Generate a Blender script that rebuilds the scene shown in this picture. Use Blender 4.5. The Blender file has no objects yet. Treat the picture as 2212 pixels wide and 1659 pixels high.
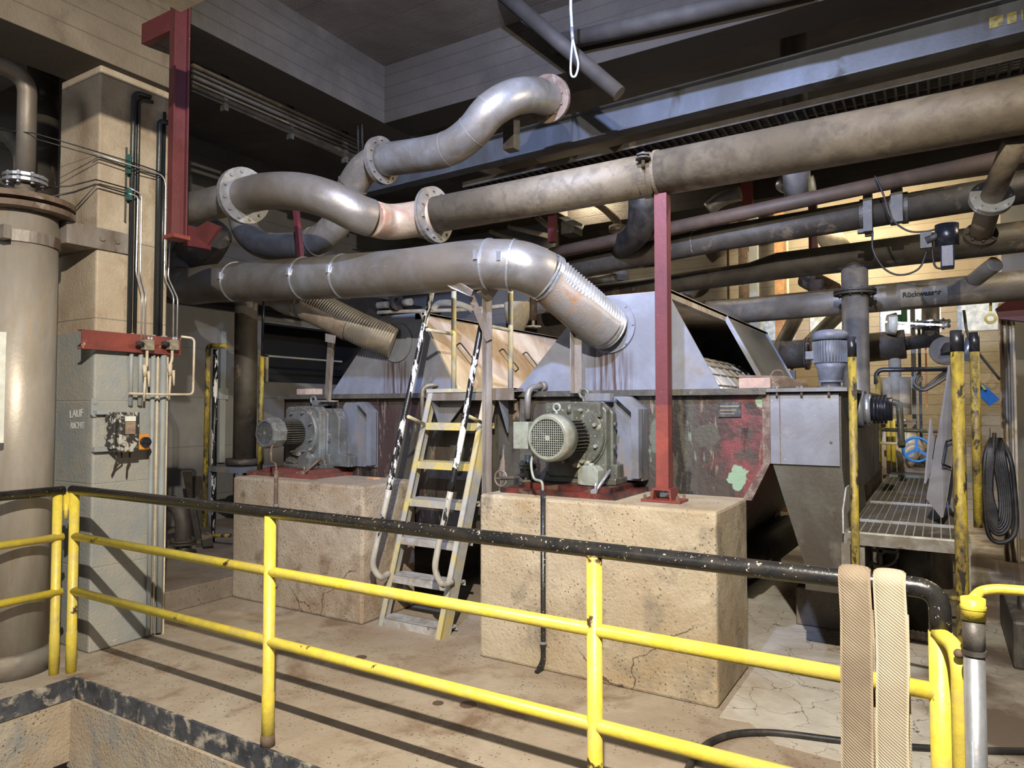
import bpy, bmesh, math, random
from mathutils import Vector as V, Matrix
random.seed(7)
SC = bpy.context.scene
COL = SC.collection
# ------------------------------------------------------------------ camera
FPX, PITCH, HEAD, CZ = 1510.0, math.radians(2.0), math.radians(31.4), 1.6
cam_d = bpy.data.cameras.new('camera'); cam = bpy.data.objects.new('camera', cam_d); COL.objects.link(cam)
cam_d.sensor_width = 36; cam_d.lens = 36 * FPX / 2212; cam_d.clip_start = .05; cam_d.clip_end = 100
cam.location = (0, 0, CZ); cam.rotation_euler = (math.pi/2 + PITCH, 0, HEAD)
SC.camera = cam
# ------------------------------------------------------------------ light
SC.view_settings.view_transform = 'Standard'; SC.view_settings.look = 'None'
SC.view_settings.gamma = 1; SC.view_settings.use_curve_mapping = False
SC.view_settings.exposure = -0.30
w = bpy.data.worlds.new('world'); SC.world = w; w.use_nodes = True
w.node_tree.nodes['Background'].inputs[0].default_value = (.86, .90, 1.0, 1)
w.node_tree.nodes['Background'].inputs[1].default_value = .19
def lamp(name, loc, power, color, size=.3, kind='AREA', target=None, spread=None, shape='DISK', size_y=None):
    d = bpy.data.lights.new(name, kind); d.energy = power; d.color = color
    if kind == 'AREA':
        d.shape = shape; d.size = size
        if size_y: d.size_y = size_y
        if spread: d.spread = math.radians(spread)
    else: d.shadow_soft_size = size
    o = bpy.data.objects.new(name, d); COL.objects.link(o); o.location = loc
    if target is not None:
        o.rotation_euler = (V(target) - V(loc)).to_track_quat('-Z', 'Y').to_euler()
    return o
lamp('cool_bay_lamp', (-1.0, .9, 4.95), 220, (.48, .60, 1.0), .14, target=(-2.7, 6.0, 3.3), spread=84)
lamp('warm_bay_lamp', (0.0, -.05, 3.9), 430, (1.0, .91, .78), .06, target=(-2.2, 3.2, .9), spread=150)
lamp('side_hall_lamp', (1.2, 5.0, 4.3), 48, (1.0, .88, .68), .3, target=(-3.5, 5.4, 2.1), spread=60)
lamp('left_fill_light', (-3.4, -2.2, 3.4), 45, (.90, .93, 1.0), 1.4, target=(-4.4, 2.8, 1.6), spread=150)  # unseen soft fill, added to lift the column and riser pipe
lamp('back_hall_lamp', (-1.0, 10.2, 4.9), 200, (1.0, .84, .56), .8, target=(-.8, 12.0, 3.0), spread=150)
lamp('back_left_lamp', (-4.3, 9.2, 4.9), 120, (1.0, .86, .62), .6, target=(-3.8, 11.5, 2.0), spread=170)
lamp('right_hall_lamp', (2.4, 7.6, 4.2), 60, (1.0, .86, .62), .6, target=(.6, 7.5, 0), spread=170)

# ------------------------------------------------------------------ pixel helpers (photo 2212x1659 -> world, at a given distance)
_fw = V((-math.sin(HEAD), math.cos(HEAD), 0)); _rt = V((math.cos(HEAD), math.sin(HEAD), 0))
_C = V((0, 0, CZ))
def ray(x, y):
    a = (x - 1106)/FPX; b = -(y - 829.5)/FPX
    r = _rt*a + _fw*(math.cos(PITCH) - b*math.sin(PITCH)); r.z = math.sin(PITCH) + b*math.cos(PITCH); return r
def P(x, y, Y): r = ray(x, y); return _C + r*(Y/r.y)
def PX(x, y, X): r = ray(x, y); return _C + r*(X/r.x)
def PZ(x, y, z): r = ray(x, y); return _C + r*((z - CZ)/r.z)

# ------------------------------------------------------------------ materials
def mat(name, base, c2=None, a2=.5, s2=3.0, c3=None, a3=.3, s3=1.2, rough=.6, metal=0.0, bump=.15, bs=40, streak=1.0,
        sharp2=.12, sharp3=.03, rough2=None, speck=None, spa=.62):
    m = bpy.data.materials.new(name); m.use_nodes = True; nt = m.node_tree; N = nt.nodes; L = nt.links
    b = N['Principled BSDF']; tc = N.new('ShaderNodeTexCoord'); mp = N.new('ShaderNodeMapping')
    mp.inputs['Scale'].default_value = (1, 1, streak); L.new(tc.outputs['Object'], mp.inputs[0])
    b.inputs['Roughness'].default_value = rough; b.inputs['Metallic'].default_value = metal
    def noise(s, det=6, v=None, dist=0.0):
        n = N.new('ShaderNodeTexNoise'); n.inputs['Scale'].default_value = s; n.inputs['Detail'].default_value = det
        n.inputs['Roughness'].default_value = .62; n.inputs['Distortion'].default_value = dist
        L.new(v or mp.outputs[0], n.inputs['Vector']); return n.outputs[0]
    def ramp(src, lo, hi):
        r = N.new('ShaderNodeMapRange'); r.inputs[1].default_value = lo; r.inputs[2].default_value = hi
        L.new(src, r.inputs[0]); return r.outputs[0]
    def mix(f, a, c):
        x = N.new('ShaderNodeMix'); x.data_type = 'RGBA'; L.new(f, x.inputs[0])
        if isinstance(a, tuple): x.inputs[6].default_value = (*a, 1)
        else: L.new(a, x.inputs[6])
        if isinstance(c, tuple): x.inputs[7].default_value = (*c, 1)
        else: L.new(c, x.inputs[7])
        return x.outputs[2]
    f = ramp(noise(s2*4, 5), .3, .7)
    col = mix(f, tuple(x*.86 for x in base), tuple(min(1, x*1.12) for x in base))
    if c2:
        t = .72 - .44*a2
        col = mix(ramp(noise(s2, 8, dist=.6), t - sharp2, t + sharp2), col, c2)
    if c3:
        t = .72 - .44*a3; v3 = noise(s3, 9, v=tc.outputs['Object'] if streak == 1 else None, dist=.3)
        f3 = ramp(v3, t - sharp3, t + sharp3); col = mix(f3, col, c3)
        if metal > 0 or rough2 is not None:
            rr = N.new('ShaderNodeMapRange'); rr.inputs[3].default_value = rough; rr.inputs[4].default_value = rough2 or .85
            L.new(f3, rr.inputs[0]); L.new(rr.outputs[0], b.inputs['Roughness'])
    if speck:
        col = mix(ramp(noise(70, 3, v=tc.outputs['Object']), spa, spa + .05), col, speck)
    L.new(col, b.inputs['Base Color'])
    if bump:
        bp = N.new('ShaderNodeBump'); bp.inputs['Strength'].default_value = bump; bp.inputs['Distance'].default_value = .02
        L.new(noise(bs, 6, v=tc.outputs['Object']), bp.inputs['Height']); L.new(bp.outputs[0], b.inputs['Normal'])
    m['_'] = 0
    return m, nt, b, noise, ramp, mix, tc
def MT(*a, **k): return mat(*a, **k)[0]

yellow = MT('yellow_paint', (.68, .54, .06), (.54, .43, .12), .35, 7, (.055, .030, .018), .15, 5, rough=.38, bump=.12, bs=60, sharp3=.012, speck=(.85, .78, .5), spa=.72)
yellow_worn = MT('worn_yellow_paint', (.42, .32, .035), (.10, .075, .04), .50, 14, (.03, .024, .02), .34, 16, rough=.5, bump=.2, bs=60, streak=.45)
yellow_grey = MT('thin_yellow_paint', (.55, .44, .12), (.33, .33, .31), .60, 8, (.36, .35, .33), .40, 5, rough=.5, bump=.1)
yellow_mid = MT('worn_tread_yellow', (.62, .48, .09), (.42, .38, .26), .5, 10, (.36, .34, .30), .25, 9, rough=.5, bump=.1)
black = MT('black_paint', (.014, .014, .015), (.035, .031, .027), .40, 10, (.55, .48, .36), .12, 45, rough=.28, bump=.1, bs=60, sharp3=.01, speck=(.6, .54, .42), spa=.655)
black_tape = MT('black_tape', (.012, .013, .018), (.04, .04, .05), .3, 9, rough=.3, bump=.1)
black_chip = MT('black_paint_flaking', (.010, .010, .012), (.02, .02, .02), .3, 10, (.60, .60, .58), .43, 15, rough=.3, bump=.15, sharp3=.008, streak=.35)
rubber = MT('black_rubber', (.012, .012, .013), (.05, .045, .04), .35, 6, rough=.5, bump=.1)
redox = MT('red_oxide_paint', (.22, .046, .032), (.14, .032, .026), .45, 4, (.55, .45, .38), .05, 10, rough=.5, bump=.1, speck=(.7, .6, .5), spa=.72)
redplate = MT('oily_red_plate', (.18, .030, .022), (.025, .016, .013), .62, 7, (.10, .06, .04), .3, 9, rough=.3, bump=.15)
maroon = MT('maroon_paint', (.12, .022, .027), (.08, .016, .018), .45, 3, rough=.55, bump=.1, speck=(.5, .3, .3), spa=.72)
pipe = MT('dusty_steel', (.28, .275, .265), (.17, .148, .12), .50, 3.0, (.20, .165, .125), .36, 1.6, rough=.34, metal=.55, bump=.07, sharp3=.15, rough2=.6, speck=(.5, .46, .4), spa=.71)
pipe_tan = MT('dust_coated_steel', (.155, .125, .082), (.10, .078, .05), .5, 2.0, (.065, .05, .033), .32, 11, rough=.6, metal=.1, bump=.12, sharp3=.12, rough2=.75, speck=(.1, .08, .06), spa=.70)
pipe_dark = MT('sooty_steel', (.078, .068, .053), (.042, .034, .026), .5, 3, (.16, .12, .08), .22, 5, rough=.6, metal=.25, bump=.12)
flsteel = MT('weathered_flange_steel', (.27, .27, .265), (.17, .155, .135), .4, 6, rough=.45, metal=.3, bump=.1)
soot = MT('soot_black_pipe', (.040, .034, .028), (.022, .018, .015), .5, 3, rough=.75, bump=.12)
pipe_grey = MT('dull_steel', (.24, .225, .20), (.15, .13, .105), .5, 3, (.28, .22, .15), .25, 4, rough=.5, metal=.3, bump=.1, sharp3=.08)
pipe_cream = MT('cream_lagging', (.66, .58, .42), (.48, .38, .24), .4, 4, rough=.7, bump=.15)
galv = MT('galvanised_steel', (.50, .52, .55), (.38, .38, .39), .4, 6, (.30, .24, .19), .14, 8, rough=.3, metal=.7, bump=.05, rough2=.6)
bright = MT('bright_tube', (.70, .71, .73), (.5, .5, .5), .3, 8, rough=.22, metal=.8, bump=.03)
alu = MT('grey_ladder_steel', (.46, .455, .44), (.30, .27, .23), .4, 9, (.22, .15, .10), .14, 12, rough=.5, metal=.15, bump=.1)
hoodm = MT('sheet_steel', (.225, .24, .29), (.17, .175, .20), .45, 2.5, (.27, .24, .21), .16, 3.5, rough=.42, metal=.25, bump=.05, sharp3=.07, speck=(.62, .63, .66), spa=.72)
hood_tan = MT('rust_washed_stainless', (.62, .54, .45), (.42, .31, .22), .42, 2.0, (.28, .17, .10), .2, 2.5, rough=.4, metal=.25, bump=.04, streak=.5, sharp3=.08)
guard = MT('grey_guard_sheet', (.18, .195, .23), (.12, .115, .115), .45, 4, (.20, .16, .12), .22, 5, rough=.5, metal=.2, bump=.06, sharp3=.06, streak=.5)
mach = MT('green_grey_machine_paint', (.105, .112, .088), (.060, .055, .042), .5, 5, (.40, .36, .26), .16, 12, rough=.42, bump=.15, speck=(.6, .56, .42), spa=.66)
mach_light = MT('pale_green_paint', (.25, .27, .22), (.16, .155, .115), .4, 7, (.42, .30, .18), .14, 9, rough=.45, bump=.08, speck=(.7, .66, .5), spa=.69)
dustyred = MT('dusty_red_plate', (.19, .05, .04), (.12, .045, .035), .5, 6, (.30, .20, .15), .2, 12, rough=.7, bump=.2)
mach_blue = MT('blue_grey_machine_paint', (.13, .145, .15), (.08, .075, .065), .5, 5, (.30, .27, .21), .22, 9, rough=.45, bump=.15, speck=(.5, .48, .42), spa=.66)
mach_dark = MT('greasy_dark_paint', (.050, .046, .040), (.10, .09, .07), .4, 8, (.26, .23, .17), .12, 14, rough=.5, bump=.2)
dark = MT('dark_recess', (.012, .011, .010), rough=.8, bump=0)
hole = MT('fan_opening', (.006, .006, .006), rough=.9, bump=0)
rust = MT('rusty_steel', (.17, .12, .085), (.09, .055, .035), .5, 6, (.33, .29, .24), .26, 5, rough=.7, metal=.1, bump=.25, sharp3=.05)
rustgrey = MT('rust_flecked_sheet', (.21, .20, .19), (.22, .17, .12), .42, 4, (.26, .14, .06), .24, 3.5, rough=.55, metal=.3, bump=.25, bs=90, sharp3=.06)
bracket = MT('weathered_angle_steel', (.26, .235, .21), (.15, .115, .085), .5, 5, (.12, .075, .05), .2, 9, rough=.5, metal=.2, bump=.15, streak=.3)
blue = MT('blue_paint', (.02, .20, .55), (.03, .14, .35), .3, 9, rough=.35, bump=.05)
navy = MT('navy_housing', (.012, .018, .05), (.03, .03, .05), .4, 6, rough=.4, bump=.1)
orange = MT('orange_plastic', (.78, .30, .03), (.55, .26, .08), .35, 12, rough=.45, bump=.05)
white = MT('white_panel', (.72, .74, .66), (.6, .6, .52), .3, 4, rough=.4, bump=0)
cream = MT('cream_paint', (.62, .54, .40), (.42, .33, .22), .4, 4, (.30, .18, .08), .14, 5, rough=.6, bump=.1)
brick = MT('pink_firebrick', (.45, .31, .25), (.32, .24, .21), .45, 12, rough=.9, bump=.3, bs=90, speck=(.2, .14, .1), spa=.66)
greenp = MT('green_paint', (.12, .34, .16), (.08, .2, .1), .3, 6, rough=.5, bump=.1)
tape = MT('greenish_conduit', (.016, .020, .022), (.05, .05, .045), .4, 6, rough=.3, bump=.08, streak=.2)
condgrey = MT('grey_painted_conduit', (.30, .325, .33), (.24, .24, .225), .4, 5, (.33, .25, .17), .2, 8, rough=.55, bump=.1, streak=.3)
mortar = MT('flaking_label_paint', (.30, .26, .19), (.20, .17, .12), .4, 6, rough=.7, bump=.05)
ink = MT('black_lettering', (.01, .01, .01), rough=.6, bump=0)
chalk = MT('chalk_marks', (.75, .76, .74), rough=.9, bump=0)
rope = MT('grey_rope', (.42, .44, .45), (.3, .3, .3), .5, 30, rough=.8, bump=.5, bs=160)
def stained_sheet(cx, cz, r):
    m, nt, b, noise, ramp, mix, tc = mat('drip_stained_sheet', (.225, .24, .29), (.17, .175, .20), .45, 2.5, (.20, .18, .16), .14, 3.5, rough=.42, metal=.2, bump=.05, sharp3=.07, speck=(.42, .43, .46), spa=.72)
    N, L = nt.nodes, nt.links; O = tc.outputs['Object']; col = b.inputs['Base Color'].links[0].from_socket
    sp = N.new('ShaderNodeSeparateXYZ'); L.new(O, sp.inputs[0])
    def M_(op, a, c_=None):
        n = N.new('ShaderNodeMath'); n.operation = op
        for i, v in enumerate((a, c_)):
            if v is None: continue
            if isinstance(v, (int, float)): n.inputs[i].default_value = v
            else: L.new(v, n.inputs[i])
        return n.outputs[0]
    dx = M_('ABSOLUTE', M_('SUBTRACT', sp.outputs[0], cx)); side = ramp(dx, r*.9, r*.35)
    below = ramp(sp.outputs[2], cz - r*.55, cz - r*.9); fade = ramp(sp.outputs[2], .0, .30)
    mp = N.new('ShaderNodeMapping'); mp.inputs['Scale'].default_value = (38, 38, 2.2); L.new(O, mp.inputs[0])
    n = N.new('ShaderNodeTexNoise'); n.inputs['Scale'].default_value = 1; n.inputs['Detail'].default_value = 6; L.new(mp.outputs[0], n.inputs['Vector'])
    f = M_('MULTIPLY', M_('MULTIPLY', side, below), ramp(n.outputs[0], .42, .60))
    L.new(mix(f, col, (.075, .045, .04)), b.inputs['Base Color']); return m

def concrete(name, base, stain, a, s, crack=False, boards=None, pits=True, dark2=None, bump=.35):
    m, nt, b, noise, ramp, mix, tc = mat(name, base, stain, a, s, dark2, .26, s*2.2, rough=.85, bump=0, sharp2=.16, sharp3=.08)
    N, L = nt.nodes, nt.links; O = tc.outputs['Object']
    col = b.inputs['Base Color'].links[0].from_socket
    hs = [noise(9, 8, v=O), noise(55, 5, v=O)]
    if pits:
        v = N.new('ShaderNodeTexVoronoi'); v.inputs['Scale'].default_value = 38; L.new(O, v.inputs['Vector'])
        f = ramp(v.outputs['Distance'], .26, .14); g = ramp(noise(4, 4, v=O), .42, .56)
        mm = N.new('ShaderNodeMath'); mm.operation = 'MULTIPLY'; L.new(f, mm.inputs[0]); L.new(g, mm.inputs[1])
        col = mix(mm.outputs[0], col, tuple(x*.40 for x in stain))
    if crack:
        d = N.new('ShaderNodeMix'); d.data_type = 'VECTOR'; d.inputs[0].default_value = .30
        nn = N.new('ShaderNodeTexNoise'); nn.inputs['Scale'].default_value = 3; nn.inputs['Detail'].default_value = 6
        L.new(O, nn.inputs['Vector']); L.new(O, d.inputs[4]); L.new(nn.outputs['Color'], d.inputs[5])
        v = N.new('ShaderNodeTexVoronoi'); v.feature = 'DISTANCE_TO_EDGE'; v.inputs['Scale'].default_value = crack
        L.new(d.outputs[1], v.inputs['Vector'])
        f = ramp(v.outputs['Distance'], .012 if crack > 2 else .005, .003 if crack > 2 else .001); g = ramp(noise(1.6, 3, v=O), .36 if crack > 2 else .5, .46 if crack > 2 else .56)
        mm = N.new('ShaderNodeMath'); mm.operation = 'MULTIPLY'; L.new(f, mm.inputs[0]); L.new(g, mm.inputs[1])
        col = mix(mm.outputs[0], col, (.10, .065, .045))
    h = N.new('ShaderNodeMath'); h.operation = 'ADD'; L.new(hs[0], h.inputs[0]); L.new(hs[1], h.inputs[1]); hh = h.outputs[0]
    if boards:
        sp = N.new('ShaderNodeSeparateXYZ'); L.new(O, sp.inputs[0])
        for ax, w_ in boards:
            md = N.new('ShaderNodeMath'); md.operation = 'PINGPONG'; md.inputs[1].default_value = w_/2
            L.new(sp.outputs[ax], md.inputs[0]); f = ramp(md.outputs[0], .006, 0)
            col = mix(f, col, tuple(x*.45 for x in base))
            h2 = N.new('ShaderNodeMath'); h2.operation = 'SUBTRACT'; L.new(hh, h2.inputs[0]); L.new(f, h2.inputs[1]); hh = h2.outputs[0]
    L.new(col, b.inputs['Base Color'])
    bp = N.new('ShaderNodeBump'); bp.inputs['Strength'].default_value = bump; bp.inputs['Distance'].default_value = .02
    L.new(hh, bp.inputs['Height']); L.new(bp.outputs[0], b.inputs['Normal'])
    return m, nt, b, noise, ramp, mix, tc
c_floor = concrete('concrete_floor', (.39, .335, .26), (.28, .215, .15), .46, 1.3, dark2=(.20, .135, .085), pits=True, bump=.25)
c_plinth = concrete('plinth_concrete', (.40, .345, .265), (.30, .215, .14), .44, 2.2, dark2=(.20, .14, .09), crack=1.1, bump=.5)[0]
c_plinth_r = concrete('plinth_concrete_rough', (.46, .39, .28), (.34, .25, .14), .44, 1.9, dark2=(.24, .205, .15), crack=1.2, bump=.5)[0]
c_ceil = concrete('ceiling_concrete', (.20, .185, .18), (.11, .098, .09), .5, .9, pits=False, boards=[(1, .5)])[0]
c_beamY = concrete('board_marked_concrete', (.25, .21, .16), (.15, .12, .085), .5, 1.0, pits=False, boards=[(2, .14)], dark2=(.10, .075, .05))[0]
c_beamX = concrete('board_marked_beam', (.046, .037, .028), (.024, .019, .015), .5, 1.0, pits=False, boards=[(2, .12)])[0]  # concrete tone lowered in place of weak light on the cross beams
c_beamL = concrete('shaded_side_beam', (.10, .088, .075), (.055, .046, .038), .5, 1.0, pits=False, boards=[(2, .12)])[0]  # same board-marked concrete, darkened to stand in for dimmer light
c_edge = concrete('slab_edge_concrete', (.50, .43, .32), (.38, .26, .16), .36, 1.4, dark2=(.30, .30, .28), bump=.6)[0]
c_wall = concrete('grey_wall_concrete', (.20, .195, .185), (.14, .13, .12), .5, .8, pits=False, boards=[(2, .62)])[0]
c_back = concrete('boarded_wall', (.36, .32, .245), (.25, .19, .125), .38, .7, pits=False, boards=[(2, .15)])[0]
c_curb = concrete('curb_concrete', (.27, .235, .19), (.16, .12, .09), .5, 2)[0]
c_coat = concrete('cracked_floor_coating', (.52, .49, .43), (.36, .29, .21), .34, 1.6, crack=6.5, pits=False, bump=.2)[0]
# wet dark stains on the far right of the floor coating
def wet(m):
    nt = m.node_tree; b = nt.nodes['Principled BSDF']; N, L = nt.nodes, nt.links
    tc = [n for n in N if n.type == 'TEX_COORD'][0]
    col = b.inputs['Base Color'].links[0].from_socket
    sp = N.new('ShaderNodeSeparateXYZ'); L.new(tc.outputs['Object'], sp.inputs[0])
    n = N.new('ShaderNodeTexNoise'); n.inputs['Scale'].default_value = 1.1; n.inputs['Detail'].default_value = 7
    L.new(tc.outputs['Object'], n.inputs['Vector'])
    a = N.new('ShaderNodeMath'); a.operation = 'MULTIPLY_ADD'; a.inputs[1].default_value = .30; L.new(sp.outputs[0], a.inputs[0]); L.new(n.outputs[0], a.inputs[2])
    r = N.new('ShaderNodeMapRange'); r.inputs[1].default_value = -.20; r.inputs[2].default_value = -.06; L.new(a.outputs[0], r.inputs[0])
    x = N.new('ShaderNodeMix'); x.data_type = 'RGBA'; L.new(r.outputs[0], x.inputs[0]); L.new(col, x.inputs[6]); x.inputs[7].default_value = (.135, .10, .075, 1)
    L.new(x.outputs[2], b.inputs['Base Color'])
wet(c_coat)
# the column: bare concrete above, grey dado paint below 2.1 m with flakes
def column_mat():
    m, nt, b, noise, ramp, mix, tc = concrete('dado_painted_column', (.47, .40, .30), (.33, .25, .17), .44, 1.6, pits=False, boards=[(2, .55)], dark2=(.28, .2, .13))
    N, L = nt.nodes, nt.links; O = tc.outputs['Object']; col = b.inputs['Base Color'].links[0].from_socket
    sp = N.new('ShaderNodeSeparateXYZ'); L.new(O, sp.inputs[0])
    a = N.new('ShaderNodeMath'); a.operation = 'MULTIPLY_ADD'; a.inputs[1].default_value = .03; L.new(noise(9, 4, v=O), a.inputs[0]); L.new(sp.outputs[2], a.inputs[2])
    f = ramp(a.outputs[0], 2.135, 2.125)
    g = ramp(noise(5, 9, v=O), .70, .68)
    mm = N.new('ShaderNodeMath'); mm.operation = 'MULTIPLY'; L.new(f, mm.inputs[0]); L.new(g, mm.inputs[1])
    paint = mix(ramp(noise(2, 6, v=O), .42, .62), (.265, .285, .28), (.36, .335, .28))
    L.new(mix(mm.outputs[0], col, paint), b.inputs['Base Color'])
    return m
c_col = column_mat()
# tank wall: dark maroon with grease runs, green primer patches, whitish drips
def tank_mat():
    m, nt, b, noise, ramp, mix, tc = mat('stained_maroon_tank', (.042, .023, .021), (.060, .056, .042), .5, 3.2, rough=.5, bump=.3, bs=30, streak=.2, sharp2=.08)
    N, L = nt.nodes, nt.links; O = tc.outputs['Object']; col = b.inputs['Base Color'].links[0].from_socket
    mp = [n for n in N if n.type == 'MAPPING'][0].outputs[0]
    col = mix(ramp(noise(9, 9, v=mp), .57, .62), col, (.013, .009, .008))
    col = mix(ramp(noise(15, 9, v=mp), .61, .68), col, (.25, .19, .14))
    col = mix(ramp(noise(21, 9, v=mp), .63, .70), col, (.16, .19, .14))
    sp = N.new('ShaderNodeSeparateXYZ'); L.new(O, sp.inputs[0])
    a = N.new('ShaderNodeMath'); a.operation = 'MULTIPLY_ADD'; a.inputs[1].default_value = .9; L.new(noise(3.5, 6, v=O), a.inputs[0]); L.new(sp.outputs[0], a.inputs[2])
    red = ramp(a.outputs[0], 2.34, 2.50)
    rm = N.new('ShaderNodeMath'); rm.operation = 'MULTIPLY'; L.new(red, rm.inputs[0]); L.new(ramp(noise(6, 8, v=O), .40, .54), rm.inputs[1]); col = mix(rm.outputs[0], col, (.15, .035, .038))
    def blob(cx, cz, rx, rz, c_, col):
        mpn = N.new('ShaderNodeMapping'); mpn.vector_type = 'POINT'; mpn.inputs['Location'].default_value = (-cx/rx, 0, -cz/rz); mpn.inputs['Scale'].default_value = (1/rx, 0, 1/rz)
        L.new(O, mpn.inputs[0]); ln_ = N.new('ShaderNodeVectorMath'); ln_.operation = 'LENGTH'; L.new(mpn.outputs[0], ln_.inputs[0])
        ad = N.new('ShaderNodeMath'); ad.operation = 'MULTIPLY_ADD'; ad.inputs[1].default_value = 1.6; L.new(noise(9, 7, v=O), ad.inputs[0]); L.new(ln_.outputs['Value'], ad.inputs[2])
        return mix(ramp(ad.outputs[0], 1.62, 1.56), col, c_)
    x0, z0 = -3.1, 1.0
    col = blob(-1.085 - x0, 1.17 - z0, .08, .115, (.20, .30, .20), col)
    col = blob(-.94 - x0, 1.64 - z0, .05, .05, (.20, .30, .20), col)
    col = blob(-1.62 - x0, 1.42 - z0, .05, .13, (.10, .11, .085), col)
    col = blob(-1.28 - x0, 1.42 - z0, .11, .10, (.065, .06, .045), col)
    L.new(col, b.inputs['Base Color']); return m
tank = tank_mat()
hopper_m = MT('grimy_hopper_steel', (.092, .086, .068), (.060, .048, .034), .5, 2.2, (.13, .115, .09), .24, 4, rough=.5, metal=.3, bump=.12, streak=.6, sharp3=.05)
# woven hose
def cloth(name, c1, c2):
    m, nt, b, noise, ramp, mix, tc = mat(name, c1, c2, .45, 3.5, rough=.85, bump=0)
    N, L = nt.nodes, nt.links; col = b.inputs['Base Color'].links[0].from_socket
    mp = N.new('ShaderNodeMapping'); mp.inputs['Rotation'].default_value = (0, math.radians(-38), 0); L.new(tc.outputs['Object'], mp.inputs[0])
    wv = N.new('ShaderNodeTexWave'); wv.bands_direction = 'Z'; wv.inputs['Scale'].default_value = 44; wv.inputs['Distortion'].default_value = .6; wv.inputs['Detail'].default_value = 1
    L.new(mp.outputs[0], wv.inputs['Vector'])
    L.new(mix(ramp(wv.outputs[0], .2, .6), tuple(x*.62 for x in c1), col), b.inputs['Base Color'])
    bp = N.new('ShaderNodeBump'); bp.inputs['Strength'].default_value = .5; bp.inputs['Distance'].default_value = .003
    L.new(wv.outputs[0], bp.inputs['Height']); L.new(bp.outputs[0], b.inputs['Normal']); return m
cloth_dk = cloth('brownish_woven_hose', (.36, .29, .20), (.17, .115, .08))
cloth_lt = cloth('pale_woven_hose', (.56, .49, .36), (.36, .29, .20))
def emis(name, col, s):
    m = bpy.data.materials.new(name); m.use_nodes = True; b = m.node_tree.nodes['Principled BSDF']
    b.inputs['Base Color'].default_value = (*col, 1); b.inputs['Emission Color'].default_value = (*col, 1); b.inputs['Emission Strength'].default_value = s; return m
def winmat():
    m = bpy.data.materials.new('frosted_daylight_glass'); m.use_nodes = True; nt = m.node_tree; b = nt.nodes['Principled BSDF']
    tc = nt.nodes.new('ShaderNodeTexCoord'); n = nt.nodes.new('ShaderNodeTexNoise'); n.inputs['Scale'].default_value = 12; n.inputs['Detail'].default_value = 6
    r = nt.nodes.new('ShaderNodeMix'); r.data_type = 'RGBA'; r.inputs[6].default_value = (.30, .36, .38, 1); r.inputs[7].default_value = (.85, .85, .72, 1)
    k = nt.nodes.new('ShaderNodeMapRange'); k.inputs[1].default_value = .4; k.inputs[2].default_value = .62
    nt.links.new(tc.outputs['Object'], n.inputs['Vector']); nt.links.new(n.outputs[0], k.inputs[0]); nt.links.new(k.outputs[0], r.inputs[0])
    nt.links.new(r.outputs[2], b.inputs['Emission Color']); b.inputs['Emission Strength'].default_value = .75
    b.inputs['Base Color'].default_value = (.3, .3, .28, 1); b.inputs['Roughness'].default_value = .3; return m
winglass = winmat()

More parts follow.
